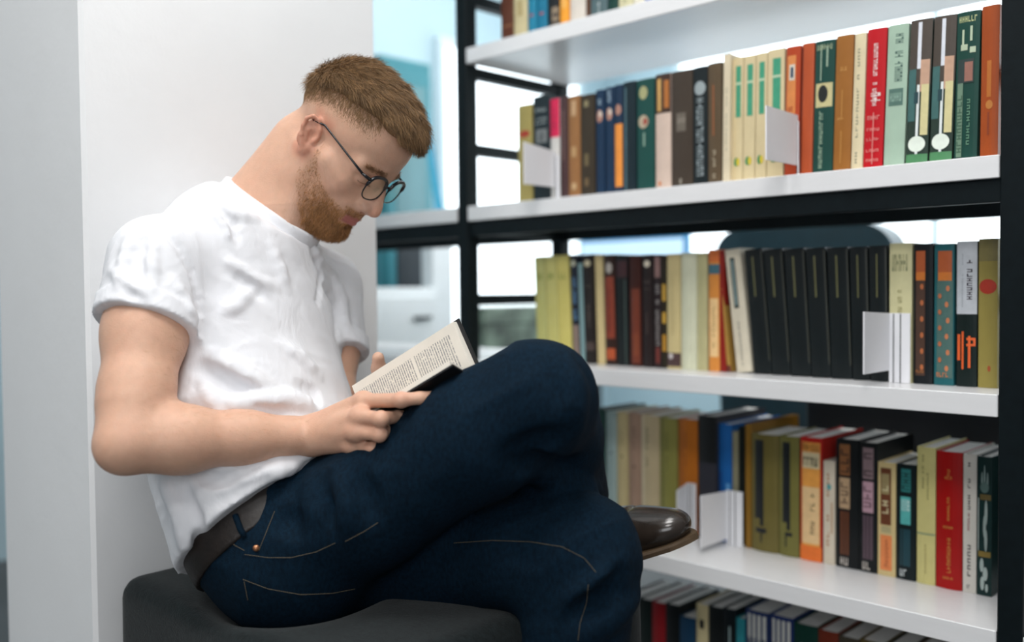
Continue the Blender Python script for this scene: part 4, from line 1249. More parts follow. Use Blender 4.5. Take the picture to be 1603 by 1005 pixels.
SHIRT_LINES = [
    ('u', 0.011, 0.0093, 0.010, [(318, 556), (352, 570), (392, 592), (430, 622)]),
    ('c', 0.009, 0.0076, 0.009, [(305, 572), (345, 590), (385, 612), (418, 628)]),
    ('u', 0.011, 0.0093, 0.010, [(352, 640), (400, 628), (450, 626), (490, 640)]),
    ('c', 0.007, 0.0053, 0.008, [(360, 655), (405, 645), (455, 645)]),
    ('c', 0.007, 0.0053, 0.008, [(470, 600), (492, 612), (500, 628)]),
    ('u', 0.007, 0.0053, 0.009, [(288, 630), (330, 618), (372, 634), (410, 655)]),
    ('c', 0.006, 0.0041, 0.005, [(252, 352), (280, 385), (300, 425), (311, 470), (316, 520)]),
    ('u', 0.007, 0.0041, 0.008, [(205, 375), (195, 410), (190, 450)]),
    ('u', 0.007, 0.0041, 0.008, [(240, 372), (236, 410), (238, 455)]),
    ('c', 0.007, 0.0041, 0.008, [(222, 370), (215, 410), (212, 455)]),
    ('u', 0.007, 0.0041, 0.008, [(350, 405), (385, 432), (428, 452)]),
    ('c', 0.007, 0.0041, 0.008, [(360, 425), (392, 448), (425, 468)]),
    ('u', 0.007, 0.0034, 0.008, [(420, 385), (438, 420), (445, 455)]),
    ('u', 0.007, 0.0041, 0.008, [(392, 455), (372, 478), (345, 492)]),
    ('u', 0.006, 0.0041, 0.006, [(487, 385), (500, 405), (520, 430)]),
    ('c', 0.006, 0.0041, 0.006, [(492, 395), (503, 430), (500, 470)]),
    ('u', 0.007, 0.0041, 0.008, [(345, 318), (365, 335), (395, 345)]),
    ('c', 0.009, 0.0076, 0.008, [(300, 738), (330, 752), (372, 748)]),
    ('u', 0.009, 0.0066, 0.008, [(262, 760), (280, 800), (292, 850)]),
    ('c', 0.008, 0.0066, 0.008, [(285, 765), (305, 810), (312, 850)]),
    ('u', 0.008, 0.0053, 0.008, [(372, 770), (420, 742), (470, 728)]),
    ('c', 0.007, 0.0041, 0.008, [(330, 790), (380, 765), (430, 745)]),
    ('u', .006, 0.0042, 0.007, [(330, 330), (352, 352), (362, 385)]),
    ('c', .005, 0.0035, 0.007, [(345, 330), (366, 352), (374, 380)]),
    ('u', .006, 0.0042, 0.007, [(270, 440), (290, 470), (303, 500)]),
    ('u', .006, 0.0042, 0.007, [(178, 425), (200, 450), (232, 462)]),
    ('c', .006, 0.0042, 0.007, [(182, 440), (205, 462), (240, 474)]),
    ('u', .007, 0.0042, 0.009, [(318, 600), (345, 640), (352, 690)]),
    ('u', .007, 0.0042, 0.009, [(520, 440), (535, 470), (540, 520)]),
    ('c', .006, 0.0042, 0.009, [(512, 450), (524, 480), (528, 520)]),
    ('u', .007, 0.0042, 0.009, [(440, 540), (470, 560), (495, 590)]),
]
creases(shirt, SHIRT_LINES)
shirt.post = lambda p: 0.0010 * wobble(p, 12, 0, 6) - 0.0011 * ridge(p, 15)
JEANS_LINES = [
    ('c', .012, .005, .015, [(470, 770), (475, 810), (480, 850)]),
    ('u', .012, .005, .015, [(492, 765), (498, 810), (498, 855)]),
    ('c', .012, .005, .015, [(510, 750), (520, 790), (520, 840)]),
    ('u', .012, .004, .015, [(535, 745), (550, 785), (552, 830)]),
    ('c', .012, .004, .015, [(556, 742), (574, 780), (580, 820)]),
    ('c', .012, .004, .015, [(445, 795), (450, 830)]),
    ('u', .012, .004, .018, [(870, 570), (895, 610), (890, 660)]),
    ('c', .012, .005, .018, [(795, 725), (840, 700), (880, 690)]),
    ('c', .012, .005, .018, [(800, 740), (850, 730), (900, 735)]),
    ('u', .012, .004, .018, [(850, 745), (895, 760), (930, 770)]),
    ('u', .012, .004, .018, [(960, 880), (925, 915), (890, 940)]),
    ('c', .012, .004, .018, [(975, 910), (940, 945), (900, 970)]),
    ('u', .012, .004, .018, [(985, 935), (945, 970), (905, 985)]),
]
creases(jeans, JEANS_LINES)
jeans.post = lambda p: 0.0014 * wobble(p, 12, 2, 8) - 0.0025 * ridge(p, 8, 3, 9)

# ------------------------------------------------------------------ the body mesh
RES = 0.0022
v1, f1 = surface(body, HEAD - 0.165, HEAD + 0.165, RES)
v1 = relax(v1, f1, 1)
lo, hi = bbox([SR, ER, WR] + MR + sum(FR, []) + TR, 0.06)
v2, f2 = surface(body, lo, hi, RES)
lo, hi = bbox([SL, EL, WL] + ML + sum(FL_, []) + TL, 0.06)
v3, f3 = surface(body, lo, hi, 0.003)
lo, hi = bbox([NB, SR, SL] + CH + [HR, KR, AR, HL, KL, AL], 0.15)
v4, f4 = surface(inner, lo, hi, 0.012)
sv, sf = join([(v1, f1), (v2, f2), (v3, f3), (v4, f4)])


def hlocal(p):
    return ((p - HEAD) @ HAX.T) / HS


def smooth01(a, b, x):
    t = np.clip((x - a) / (b - a), 0, 1)
    return t * t * (3 - 2 * t)


SKIN = np.array((0.67, 0.395, 0.275))


def beard_mask(q):
    x, y, z = q[:, 0], np.abs(q[:, 1]), q[:, 2]
    # upper edge: sideburn -> corner of the mouth
    line = np.interp(x, [-0.02, 0.012, 0.030, 0.060, 0.080, 0.11], [0.0, 0.004, -0.036, -0.052, -0.056, -0.056])
    m = smooth01(0.006, -0.010, z - line) * smooth01(0.002, 0.020, x) * smooth01(-0.125, -0.112, z + 0.0 * x)
    zl = np.interp(x, [-0.01, 0.0, 0.03, 0.06, 0.1], [-0.056, -0.058, -0.080, -0.114, -0.135])
    m *= smooth01(-0.006, 0.006, z - zl)
    m *= 0.35 + 0.65 * smooth01(0.02, 0.075, x)
    mus = smooth01(-0.0630, -0.0590, z) * smooth01(-0.0445, -0.0500, z) * smooth01(0.080, 0.088, x) * smooth01(0.034, 0.026, y)
    lips = smooth01(-0.0775, -0.0740, z) * smooth01(-0.0560, -0.0595, z) * smooth01(0.082, 0.087, x) * smooth01(0.028, 0.022, y)
    return np.clip(np.maximum(m, mus) * (1 - lips), 0, 1)


def fade_mask(q):
    """how dense the clipped hair on the sides and back is"""
    x, y, z = q[:, 0], q[:, 1], q[:, 2]
    up = smooth01(0.028, 0.078, z - np.interp(x, [-0.1, -0.02, 0.06], [-0.055, 0.0, 0.008]))
    front = smooth01(0.070, 0.045, x)
    return up * front


q = hlocal(sv)
near_head = (np.linalg.norm(sv - HEAD, axis=1) < 0.16)
cols = np.tile(SKIN, (len(sv), 1))
mott = wobble(sv, 14, 0, 7)[:, None]
cols = cols * (1 + 0.05 * mott * np.array((0.4, 1.0, 1.0)) + 0.035 * wobble(sv, 70, 5, 12)[:, None] * np.array((0.3, 1.0, 1.2)))


def mix(c, col, m):
    m = (m * near_head)[:, None]
    return c * (1 - m) + np.array(col) * m


ear = smooth01(0.066, 0.074, np.abs(q[:, 1])) * smooth01(0.02, 0.0, q[:, 0]) * smooth01(0.05, 0.03, np.abs(q[:, 2]))
cols = mix(cols, (0.62, 0.27, 0.18), 0.75 * ear)
nose = np.exp(-((q[:, 0] - 0.115) ** 2 + q[:, 1] ** 2 + (q[:, 2] + 0.03) ** 2) / 0.020 ** 2)
cols = mix(cols, (0.64, 0.30, 0.21), 0.6 * nose)
cheek = np.exp(-((q[:, 0] - 0.062) ** 2 + (np.abs(q[:, 1]) - 0.046) ** 2 + (q[:, 2] + 0.022) ** 2) / 0.024 ** 2)
cols = mix(cols, (0.66, 0.34, 0.24), 0.4 * cheek)
bm = beard_mask(q)
cols = mix(cols, (0.47, 0.235, 0.095), 0.5 * bm)
lip = smooth01(-0.0775, -0.0735, q[:, 2]) * smooth01(-0.0560, -0.0590, q[:, 2]) * smooth01(0.083, 0.088, q[:, 0]) * smooth01(0.027, 0.021, np.abs(q[:, 1]))
cols = mix(cols, (0.44, 0.13, 0.115), 0.9 * lip)
fm = fade_mask(q)
cols = mix(cols, (0.33, 0.20, 0.10), 0.38 * fm)
brow = smooth01(0.010, 0.004, np.abs(q[:, 2] - 0.0245 + 0.06 * (np.abs(q[:, 1]) - 0.03))) * smooth01(0.010, 0.015, np.abs(q[:, 1])) * smooth01(0.056, 0.046, np.abs(q[:, 1])) * smooth01(0.05, 0.06, q[:, 0])
cols = mix(cols, (0.36, 0.18, 0.08), 0.4 * brow)
# knuckles and finger tips a little redder
for K_ in MR + [c for f_ in FR for c in (f_[0], f_[-1])] + [TL[-1]]:
    w = np.exp(-((sv - K_) ** 2).sum(1) / 0.013 ** 2)[:, None] * 0.35
    cols = cols * (1 - w) + np.array((0.66, 0.31, 0.22)) * w
person = mesh_obj('person', sv, sf, M_SKIN, None, BASE, True, cols)
tag(person, 'bearded man in white t-shirt and dark jeans sitting cross-legged, reading a book', 'person')

lo, hi = bbox([SR, SL, NB] + CH, 0.24)
v, f = surface(shirt, lo, hi, 0.0034)
t_shirt = mesh_obj('t_shirt', v, f, M_COTTON, person, None, True)
ribs = Sdf()
for o, q_, k in body.ops[NECK0:NECK0 + 3]: ribs.ops.append((o, q_, k))
ribs.post = lambda p: np.full(len(p), -0.0085, F32)
ribs.keep(half(COLC + COLN * 0.004, COLN), 0.003)
ribs.keep(half(COLC - COLN * 0.034, -COLN), 0.003)
lo, hi = bbox([NB, COLC], 0.14)
v, f = surface(ribs, lo, hi, 0.003)
mesh_obj('neck_rib', v, f, M_COTTON, t_shirt, None, True)
lo, hi = bbox([HR, KR, AR, HL, KL, V(AL[0], AL[1], .10), P(425, 780, 1.37)], 0.17)
lo[2] = 0.085
v, f = surface(jeans, lo, hi, 0.004)
jeans_o = mesh_obj('jeans', v, f, M_DENIM, person, None, True)
lo, hi = bbox([P(425, 780, 1.37), PEL], 0.2)
v, f = surface(belt, lo, hi, 0.0035)
mesh_obj('belt', v, f, M_BELT, person, None, True)
# ------------------------------------------------------------------ hair, beard, brows: real strands
_hr = np.random.RandomState(11)


def strands(roots, dirs, curls, length, rad, cols, n=4):
    """tapering three-sided strands; dirs bend towards curls along the way"""
    N = len(roots)
    pts = np.empty((N, n, 3))
    p = roots.copy()
    d = dirs.copy()
    for i in range(n):
        pts[:, i] = p
        d = d + curls * (1.0 / n)
        d /= np.linalg.norm(d, axis=1)[:, None]
        p = p + d * (length / (n - 1))[:, None]
    t = pts[:, -1] - pts[:, 0]
    t /= np.linalg.norm(t, axis=1)[:, None] + 1e-9
    u = np.cross(t, _hr.randn(N, 3))
    u /= np.linalg.norm(u, axis=1)[:, None] + 1e-9
    w = np.cross(t, u)
    r = rad[:, None] * np.linspace(1, 0.25, n)[None]
    v = np.empty((N, n, 3, 3))
    for k in range(3):
        a = 2 * math.pi * k / 3
        v[:, :, k] = pts + r[..., None] * (math.cos(a) * u + math.sin(a) * w)[:, None]
    idx = np.arange(N * n * 3).reshape(N, n, 3)
    q = []
    for k in range(3):
        j = (k + 1) % 3
        q.append(np.stack([idx[:, :-1, k], idx[:, :-1, j], idx[:, 1:, j], idx[:, 1:, k]], -1).reshape(-1, 4))
    c = np.repeat(cols, n * 3, axis=0)
    return v.reshape(-1, 3), np.concatenate(q), c


def sample(v, f, n, weight=None):
    c = v[f].mean(1)
    a = np.linalg.norm(np.cross(v[f[:, 2]] - v[f[:, 0]], v[f[:, 3]] - v[f[:, 1]]), axis=1)
    nn = np.cross(v[f[:, 2]] - v[f[:, 0]], v[f[:, 3]] - v[f[:, 1]])
    nn /= np.linalg.norm(nn, axis=1)[:, None] + 1e-12
    if weight is not None: a = a * weight(c)
    i = _hr.choice(len(f), n, p=a / a.sum())
    w = _hr.dirichlet((1, 1, 1, 1), n)
    return (v[f[i]] * w[..., None]).sum(1), nn[i]


hair = Sdf()
hair.u(ell(hp(-0.006, 0, 0.048), np.array((0.096, 0.075, 0.080)) * HS, HAX), 0.012)
hair.u(ell(hp(0.030, 0, 0.050), np.array((0.064, 0.066, 0.068)) * HS, HAX), 0.02)


def hairline(x):
    return np.interp(x, [-0.11, -0.085, -0.05, -0.02, 0.03, 0.06, 0.085, 0.11], [0.010, 0.036, 0.060, 0.072, 0.081, 0.084, 0.083, 0.078])


def above(p):
    q = hlocal(p)
    return q[:, 2] - hairline(q[:, 0]) + 0.0022 * wobble(p, 60, 4, 10), q


def hair_thick(p):
    e, q = above(p)
    w = np.interp(q[:, 0], [0.05, 0.09], [0.030, 0.012])
    t = smooth01(0, 1, (e + 0.006) / w) * np.interp(q[:, 0], [-0.10, -0.05], [0.55, 1.0])
    return (-(-0.005 + t * (0.0155 + 0.004 * smooth01(0.05, 0.10, q[:, 0])) + 0.0012 * wobble(p, 45, 2, 8))).astype(F32)


hair.post = hair_thick
v, f = surface(hair, HEAD - 0.16, HEAD + 0.16, 0.0025)
HC = np.array((0.285, 0.165, 0.075))
hair_o = mesh_obj('hair', v, f, M_HAIR, person, None, True, np.tile(HC * 0.75, (len(v), 1)))


def tangent(d, n):
    d = d - n * (d * n).sum(1)[:, None]
    return d / (np.linalg.norm(d, axis=1)[:, None] + 1e-9)


N = 15000
r0, n0 = sample(v, f, N, lambda c: (hlocal(c)[:, 2] > hairline(hlocal(c)[:, 0]) - 0.004).astype(float))
q0 = hlocal(r0)
fwd = np.tile(HX, (N, 1)) + 0.35 * np.sign(q0[:, 1:2]) * HY * smooth01(0.0, 0.06, np.abs(q0[:, 1]))[:, None] * -0.3 - 0.25 * HZ
sweep = wobble(r0, 30, 0, 5)[:, None]
t0 = tangent(fwd + 0.45 * HY * sweep + 0.25 * _hr.randn(N, 3), n0)
edge = smooth01(0.0, 0.03, q0[:, 2] - hairline(q0[:, 0]))
L = (0.007 + 0.014 * edge + 0.004 * smooth01(0.03, 0.09, q0[:, 0]) * edge) * (0.75 + 0.5 * _hr.rand(N))
lift = (0.16 + 0.30 * _hr.rand(N) * edge)[:, None]
d0 = t0 * (1 - lift) + n0 * lift
curl = tangent(t0 + 0.2 * _hr.randn(N, 3), n0) * 0.6 - n0 * 0.25
shade = (0.55 + 0.9 * _hr.rand(N) ** 1.3)[:, None] * (1 + 0.25 * wobble(r0, 40, 3, 9))[:, None]
sv_, sf_, sc_ = strands(r0 - n0 * 0.001, d0, curl, L, np.full(N, 0.00042), HC * shade)
mesh_obj('hair_strands', sv_, sf_, M_HAIR, hair_o, None, True, sc_)

# clipped sides
hv, hf = v1, f1
N = 9000
r0, n0 = sample(hv, hf, N, lambda c: fade_mask(hlocal(c)) ** 1.2 * (hlocal(c)[:, 2] < hairline(hlocal(c)[:, 0]) + 0.020) + 1e-9)
q0 = hlocal(r0)
t0 = tangent(np.tile(HX * 0.6 - HZ, (N, 1)) + 0.3 * _hr.randn(N, 3), n0)
g = smooth01(-0.045, 0.004, q0[:, 2] - hairline(q0[:, 0]))
sv_, sf_, sc_ = strands(r0 - n0 * 0.0004, t0 * 0.7 + n0 * 0.3, -n0 * 0.1, 0.0014 + 0.0060 * g ** 2, np.full(N, 0.00020) + 0.00012 * g, HC * (0.8 + 0.5 * _hr.rand(N))[:, None], 3)
mesh_obj('clipped_hair', sv_, sf_, M_HAIR, person, None, True, sc_)

# beard and moustache
N = 8500
r0, n0 = sample(hv, hf, N, lambda c: beard_mask(hlocal(c)) ** 1.3 + 1e-9)
q0 = hlocal(r0)
t0 = tangent(np.tile(-HZ * 1.0 + HX * 0.35, (N, 1)) + 0.3 * _hr.randn(N, 3) + HY * np.sign(q0[:, 1:2]) * 0.5 * smooth01(0.088, 0.1, q0[:, 0])[:, None], n0)
fr = smooth01(0.02, 0.08, q0[:, 0]) * smooth01(-0.05, -0.09, q0[:, 2])
L = (0.0035 + 0.0065 * fr) * (0.6 + 0.7 * _hr.rand(N))
BC = np.array((0.46, 0.225, 0.085))
sv_, sf_, sc_ = strands(r0 - n0 * 0.0005, t0 * 0.62 + n0 * 0.42, t0 * 0.4, L, np.full(N, 0.00030), BC * (0.55 + 0.8 * _hr.rand(N))[:, None], 3)
mesh_obj('beard', sv_, sf_, M_HAIR, person, None, True, sc_)

# fine hair on the right forearm
N = 1500
r0, n0 = sample(v2, f2, N, lambda c: ((np.abs(((c - ER) @ unit(WR - ER)) / np.linalg.norm(WR - ER) - 0.5) < 0.46)).astype(float) + 1e-9)
t0 = tangent(np.tile(unit(WR - ER), (N, 1)) - 0.4 * U_ + 0.4 * _hr.randn(N, 3), n0)
sv_, sf_, sc_ = strands(r0, t0 * 0.9 + n0 * 0.35, -n0 * 0.3, 0.005 + 0.005 * _hr.rand(N), np.full(N, 0.00009), np.tile((0.50, 0.30, 0.15), (N, 1)), 3)
mesh_obj('arm_hair', sv_, sf_, M_HAIR, person, None, True, sc_)

# brows and lashes
for sy, nm in ((-1, 'eyebrow'), (1, 'eyebrow')):
    N = 260
    yy = 0.014 + 0.038 * _hr.rand(N)
    zz = 0.0250 - 0.06 * (yy - 0.03) + 0.0032 * _hr.randn(N) * np.interp(yy, [0.014, 0.03, 0.052], [1, 1, 0.5])
    base = np.array([hp(0.104, sy * a, b) for a, b in zip(yy, zz)])
    for _ in range(12):
        base = base - HX * np.clip(body.eval(base.astype(F32)), -0.004, 0.01)[:, None]
    nb = np.tile(HX, (N, 1)) + HY * sy * (yy * 10)[:, None]
    nb /= np.linalg.norm(nb, axis=1)[:, None]
    dd = tangent(np.tile(HY * sy, (N, 1)) + HZ * 0.35 + 0.2 * _hr.randn(N, 3), nb)
    sv_, sf_, sc_ = strands(base - nb * 0.0003, dd * 0.85 + nb * 0.3, -nb * 0.1, 0.006 + 0.003 * _hr.rand(N), np.full(N, 0.00022), np.array((0.34, 0.18, 0.08)) * (0.6 + 0.7 * _hr.rand(N))[:, None], 3)
    mesh_obj('eyebrow', sv_, sf_, M_HAIR, person, None, True, sc_)
    N = 34
    tt = np.linspace(0, 1, N)
    base = np.array([hp(0.0885 - 0.009 * a, sy * (0.021 + 0.023 * a), -0.0020 - 0.001 * a) for a in tt])
    dd = np.tile(HX * 0.8 - HZ * 0.5, (N, 1)) + HY * sy * (tt - 0.3)[:, None] * 0.8
    dd /= np.linalg.norm(dd, axis=1)[:, None]
    sv_, sf_, sc_ = strands(base, dd, np.tile(HZ * 0.5, (N, 1)), np.full(N, 0.0042), np.full(N, 0.00022), np.tile((0.12, 0.05, 0.025), (N, 1)), 3)
    mesh_obj('eyelashes', sv_, sf_, M_HAIR, person, None, True, sc_)

# ------------------------------------------------------------------ eyeglasses
M_FRAME = mat('black acetate', (0.008, 0.009, 0.012), 0.22, noise=0.1, nscale=50)
M_LENS = bpy.data.materials.new('clear lens')
M_LENS.use_nodes = True
_nt = M_LENS.node_tree
_nt.nodes.remove(_nt.nodes['Principled BSDF'])
_tr = _nt.nodes.new('ShaderNodeBsdfTransparent')
_tr.inputs[0].default_value = (0.95, 0.975, 0.97, 1)
_gl = _nt.nodes.new('ShaderNodeBsdfGlossy')
_gl.inputs['Roughness'].default_value = 0.03
_mx = _nt.nodes.new('ShaderNodeMixShader')
_mx.inputs[0].default_value = 0.045
_nt.links.new(_tr.outputs[0], _mx.inputs[1])
_nt.links.new(_gl.outputs[0], _mx.inputs[2])
_nt.links.new(_mx.outputs[0], _nt.nodes['Material Output'].inputs['Surface'])
GX, GZ = 0.1085, 0.004
specs = empty('eyeglasses', hp(GX, 0, GZ), 'black browline eyeglasses with thin dark temples worn by the reading man', 'eyeglasses')


def gp(x, y, z):
    """a point of the spectacles: front plane tipped and slightly wrapped"""
    return hp(GX - 0.10 * abs(y) - 0.10 * (z) + x, y, GZ + z)


def lens_ring(sy, a, b, n=36):
    out = []
    for k in range(n):
        t = 2 * math.pi * k / n
        c, s_ = math.cos(t), math.sin(t)
        e = 2 / 2.6
        out.append((sy * (0.0325 + a * math.copysign(abs(c) ** e, c)), b * math.copysign(abs(s_) ** e, s_)))
    return out


fr = MB()
for sy in (-1, 1):
    ring = lens_ring(sy, 0.0245, 0.0205)
    fr.tube([gp(0, y, z) for y, z in ring], [0.0011 if z < 0.004 else 0.0025 for y, z in ring], 8, closed=True)
    top = [gp(0.0008, y, z) for y, z in sorted([r for r in ring if r[1] > 0.003], key=lambda r: r[0] * sy)]
    fr.tube(top, 0.0024, 8)
    fr.tube([gp(0, sy * 0.0565, 0.012), gp(-0.004, sy * 0.0635, 0.0125), gp(-0.010, sy * 0.0675, 0.0125)], [0.0026, 0.0026, 0.0022], 8)
fr.tube([gp(0.001, -0.0095, 0.008), gp(0.004, 0, 0.0105), gp(0.001, 0.0095, 0.008)], 0.0020, 8)
front = fr.build('front_frame', M_FRAME, specs, smooth=True)
for sy in (-1, 1):
    ring = lens_ring(sy, 0.0238, 0.0198, 28)
    b = MB()
    n = len(ring)
    vs = [gp(0.0006, y, z) for y, z in ring] + [gp(-0.0006, y, z) for y, z in ring]
    fs = [tuple(range(n)), tuple(range(2 * n - 1, n - 1, -1))] + [(k, n + k, n + (k + 1) % n, (k + 1) % n) for k in range(n)]
    b.add(vs, fs).build('lens', M_LENS, specs)
    a = MB()
    s0 = gp(-0.010, sy * 0.0675, 0.0125)
    e0 = hp(-0.004, sy * 0.0755, 0.0265)
    e1 = hp(-0.022, sy * 0.0765, 0.020)
    e2 = hp(-0.032, sy * 0.0745, 0.004)
    a.tube([s0, lerp(s0, e0, .3), lerp(s0, e0, .7), e0, e1, e2], [0.0020, 0.0016, 0.0014, 0.0015, 0.0017, 0.0016], 8)
    a.build('temple_arm', M_FRAME, specs, smooth=True)
    pad = MB()
    pad.tube([hp(0.1000, sy * 0.0115, 0.004), hp(0.0985, sy * 0.0130, -0.005)], [0.0022, 0.0026], 8)
    pad.build('nose_pad', M_LENS, specs, smooth=True)
# ------------------------------------------------------------------ seams, stitches, belt loop and rivet on the jeans
M_STITCH = mat('pale gold thread', (0.15, 0.12, 0.075), 0.8, noise=0.2, nscale=300)
M_COPPER = mat('copper rivet', (0.45, 0.20, 0.10), 0.35, metal=0.8, noise=0.1)


def densify(pts, step=7.0):
    out = []
    for (x0, y0), (x1, y1) in zip(pts[:-1], pts[1:]):
        n = max(1, int(math.hypot(x1 - x0, y1 - y0) / step))
        out += [(x0 + (x1 - x0) * k / n, y0 + (y1 - y0) * k / n) for k in range(n)]
    return out + [pts[-1]]


def stitch(pts, r=0.0004, dashed=True, s=None):
    d = densify(pts, 3.2)
    w = (s or jeans).project([p[0] for p in d], [p[1] for p in d], lift=0.0012)
    b = MB()
    if dashed:
        for i in range(0, len(w) - 1):
            b.tube([lerp(w[i], w[i + 1], .1), lerp(w[i], w[i + 1], .85)], r, 5)
    else:
        b.tube(list(w), r, 6)
    o = b.build('stitching', M_STITCH, jeans_o)
    o['kind'] = 'stuff'


for line in ([(383, 868), (420, 873), (456, 873), (495, 864), (525, 850)],
             [(380, 907), (420, 922), (471, 931), (520, 929), (556, 922)],
             [(382, 910), (388, 940)],
             [(357, 846), (368, 854), (383, 862)],
             [(710, 850), (770, 846), (830, 848), (880, 856), (915, 874), (933, 896)],
             [(921, 915), (918, 945), (908, 975), (905, 1003)],
             [(405, 862), (412, 845), (424, 815), (430, 800)],
             [(540, 848), (570, 832), (592, 818)]):
    stitch(line)
w = jeans.project([401], [858], lift=0.001)[0]
MB().tube([w, w - unit(w - CAM) * 0.003], [0.0045, 0.0035], 12).build('rivet', M_COPPER, jeans_o, smooth=True)
# belt loop and patch
d = densify([(368, 806), (376, 828), (384, 842)], 5)
w = belt.project([p[0] for p in d], [p[1] for p in d], lift=0.002)
MB().tube(list(w), 0.004, 8).build('belt_loop', M_DENIM, jeans_o, smooth=True)
# ------------------------------------------------------------------ the open book in his hands
M_BLACKCOVER = mat('black cloth cover', (0.010, 0.011, 0.013), 0.55, noise=0.2, nscale=300, bump=0.2, bscale=900)
M_PAPER = mat('cream paper', (0.80, 0.745, 0.655), 0.85, noise=0.03, nscale=60, bump=0.05)


def text_material(name, cols_, rows_):
    """printed lines of small letters on the page, in the page's own axes"""
    m = bpy.data.materials.new(name)
    m.use_nodes = True
    nt = m.node_tree
    b = nt.nodes['Principled BSDF']
    b.inputs['Roughness'].default_value = 0.85
    tc = nt.nodes.new('ShaderNodeTexCoord')
    sp = nt.nodes.new('ShaderNodeSeparateXYZ')
    nt.links.new(tc.outputs['UV'], sp.inputs[0])

    def math_(op, a, bb=None):
        n = nt.nodes.new('ShaderNodeMath')
        n.operation = op
        for i, x in enumerate((a, bb)):
            if x is None: continue
            if isinstance(x, (int, float)): n.inputs[i].default_value = x
            else: nt.links.new(x, n.inputs[i])
        return n.outputs[0]
    u, v = sp.outputs[0], sp.outputs[1]
    line = math_('LESS_THAN', math_('FRACT', math_('MULTIPLY', v, rows_)), 0.50)
    cm = nt.nodes.new('ShaderNodeCombineXYZ')
    nt.links.new(math_('MULTIPLY', u, cols_), cm.inputs[0])
    nt.links.new(math_('MULTIPLY', math_('FLOOR', math_('MULTIPLY', v, rows_)), 7.31), cm.inputs[1])
    nz = nt.nodes.new('ShaderNodeTexNoise')
    nz.inputs['Scale'].default_value = 1.0
    nz.inputs['Detail'].default_value = 3
    nt.links.new(cm.outputs[0], nz.inputs['Vector'])
    ink = math_('GREATER_THAN', nz.outputs['Fac'], 0.44)
    m1 = math_('MULTIPLY', line, ink)
    gap = math_('MULTIPLY', math_('GREATER_THAN', v, 0.585), math_('LESS_THAN', v, 0.615))
    m1 = math_('MULTIPLY', m1, math_('SUBTRACT', 1.0, gap))
    mx = nt.nodes.new('ShaderNodeMix')
    mx.data_type = 'RGBA'
    nt.links.new(m1, mx.inputs[0])
    mx.inputs[6].default_value = (0.80, 0.745, 0.655, 1)
    mx.inputs[7].default_value = (0.30, 0.29, 0.28, 1)
    nt.links.new(mx.outputs[2], b.inputs['Base Color'])
    return m


_A, _B, _C = P(557, 605, 1.36), P(718, 503, 1.27), P(750, 570, 1.25)
bu = unit(_B - _A)                                  # up the page
bw = _C - _B
bw = unit(bw - 0.6 * bu * np.dot(bw, bu))           # across the far page towards the spine
BL = np.linalg.norm(_B - _A)
BWID = 0.100
ST, SB = _B + bw * BWID, _A + bw * BWID
_N = P(708, 575, 1.155)
bn = unit(_N - ST)
BWN = np.linalg.norm(_N - ST)
bookc = (ST + SB) / 2
open_book = empty('open_book', bookc, 'open book with cream printed pages and black cover held in his hands', 'book')


def leafs(w, width, inside, name):
    """one half of the open book: a block of pages with a softly arched top, and its board"""
    nrm_ = unit(np.cross(bu, w))
    if np.dot(nrm_, inside) < 0: nrm_ = -nrm_
    thick = 0.011
    n = 8
    blk = MB()
    prof_t, prof_b = [], []
    for i in range(n + 1):
        s = i / n
        x = width * s
        hgt = thick * (1 - 0.35 * (1 - s) ** 6) * (1 - 0.05 * s) + 0.002 * math.sin(math.pi * min(1, s * 1.2))
        prof_t.append((x, hgt)); prof_b.append((x, 0.0022))
    vs, fs = [], []
    for L in (0.002, BL - 0.002):
        for x, y in prof_t + prof_b:
            vs.append(SB + bu * L + w * x + nrm_ * y)
    m = 2 * (n + 1)
    for i in range(n):
        fs.append((i, i + 1, m + i + 1, m + i))
        j = n + 1 + i
        fs.append((j + 1, j, m + j, m + j + 1))
        fs.append((i, n + 1 + i, n + 2 + i, i + 1))
        fs.append((m + i, m + i + 1, m + n + 2 + i, m + n + 1 + i))
    fs.append((n, 2 * n + 1, m + 2 * n + 1, m + n))
    fs.append((0, m, m + n + 1, n + 1))
    blk.add(vs, fs)
    o = blk.build(name, M_PAPER, open_book)
    # printed area on the top leaf
    tx = MB()
    g = 10
    uv = []
    vs, fs = [], []
    for a in range(g + 1):
        s = 0.08 + 0.80 * a / g
        i = min(int(s * n), n - 1); t_ = s * n - i
        hgt = prof_t[i][1] * (1 - t_) + prof_t[i + 1][1] * t_ + 0.0003
        for bb in (0.06, 0.93):
            vs.append(SB + bu * (BL * bb) + w * (width * s) + nrm_ * hgt)
            uv.append((a / g, (bb - 0.06) / 0.87))
    for a in range(g):
        fs.append((2 * a, 2 * a + 2, 2 * a + 3, 2 * a + 1))
    tx.add(vs, fs)
    to = tx.build('printed_text', text_material('page print', 70, 44), o)
    ul = to.data.uv_layers.new(name='uv')
    for lp in to.data.loops:
        ul.data[lp.index].uv = uv[lp.vertex_index]
    cv = MB()
    e = 0.003
    vs = []
    for y in (0.0022, -0.0003):
        for L in (-e, BL + e):
            for x in (0.0, width + e):
                vs.append(SB + bu * L + w * x + nrm_ * y)
    cv.add(vs, [(0, 1, 3, 2), (4, 6, 7, 5), (0, 4, 5, 1), (2, 3, 7, 6), (0, 2, 6, 4), (1, 5, 7, 3)])
    cv.build('cover_board', M_BLACKCOVER, open_book)
    return nrm_


_in = unit(bw * -1 + bn)          # from the spine into the opening
_up = unit((-bw) + bn)
leafs(-bw, BWID, bn, 'page_block')
leafs(bn, BWN, -bw, 'page_block')
MB().tube([SB - bu * 0.003, ST + bu * 0.003], 0.0045, 10).build('spine', M_BLACKCOVER, open_book, smooth=True)

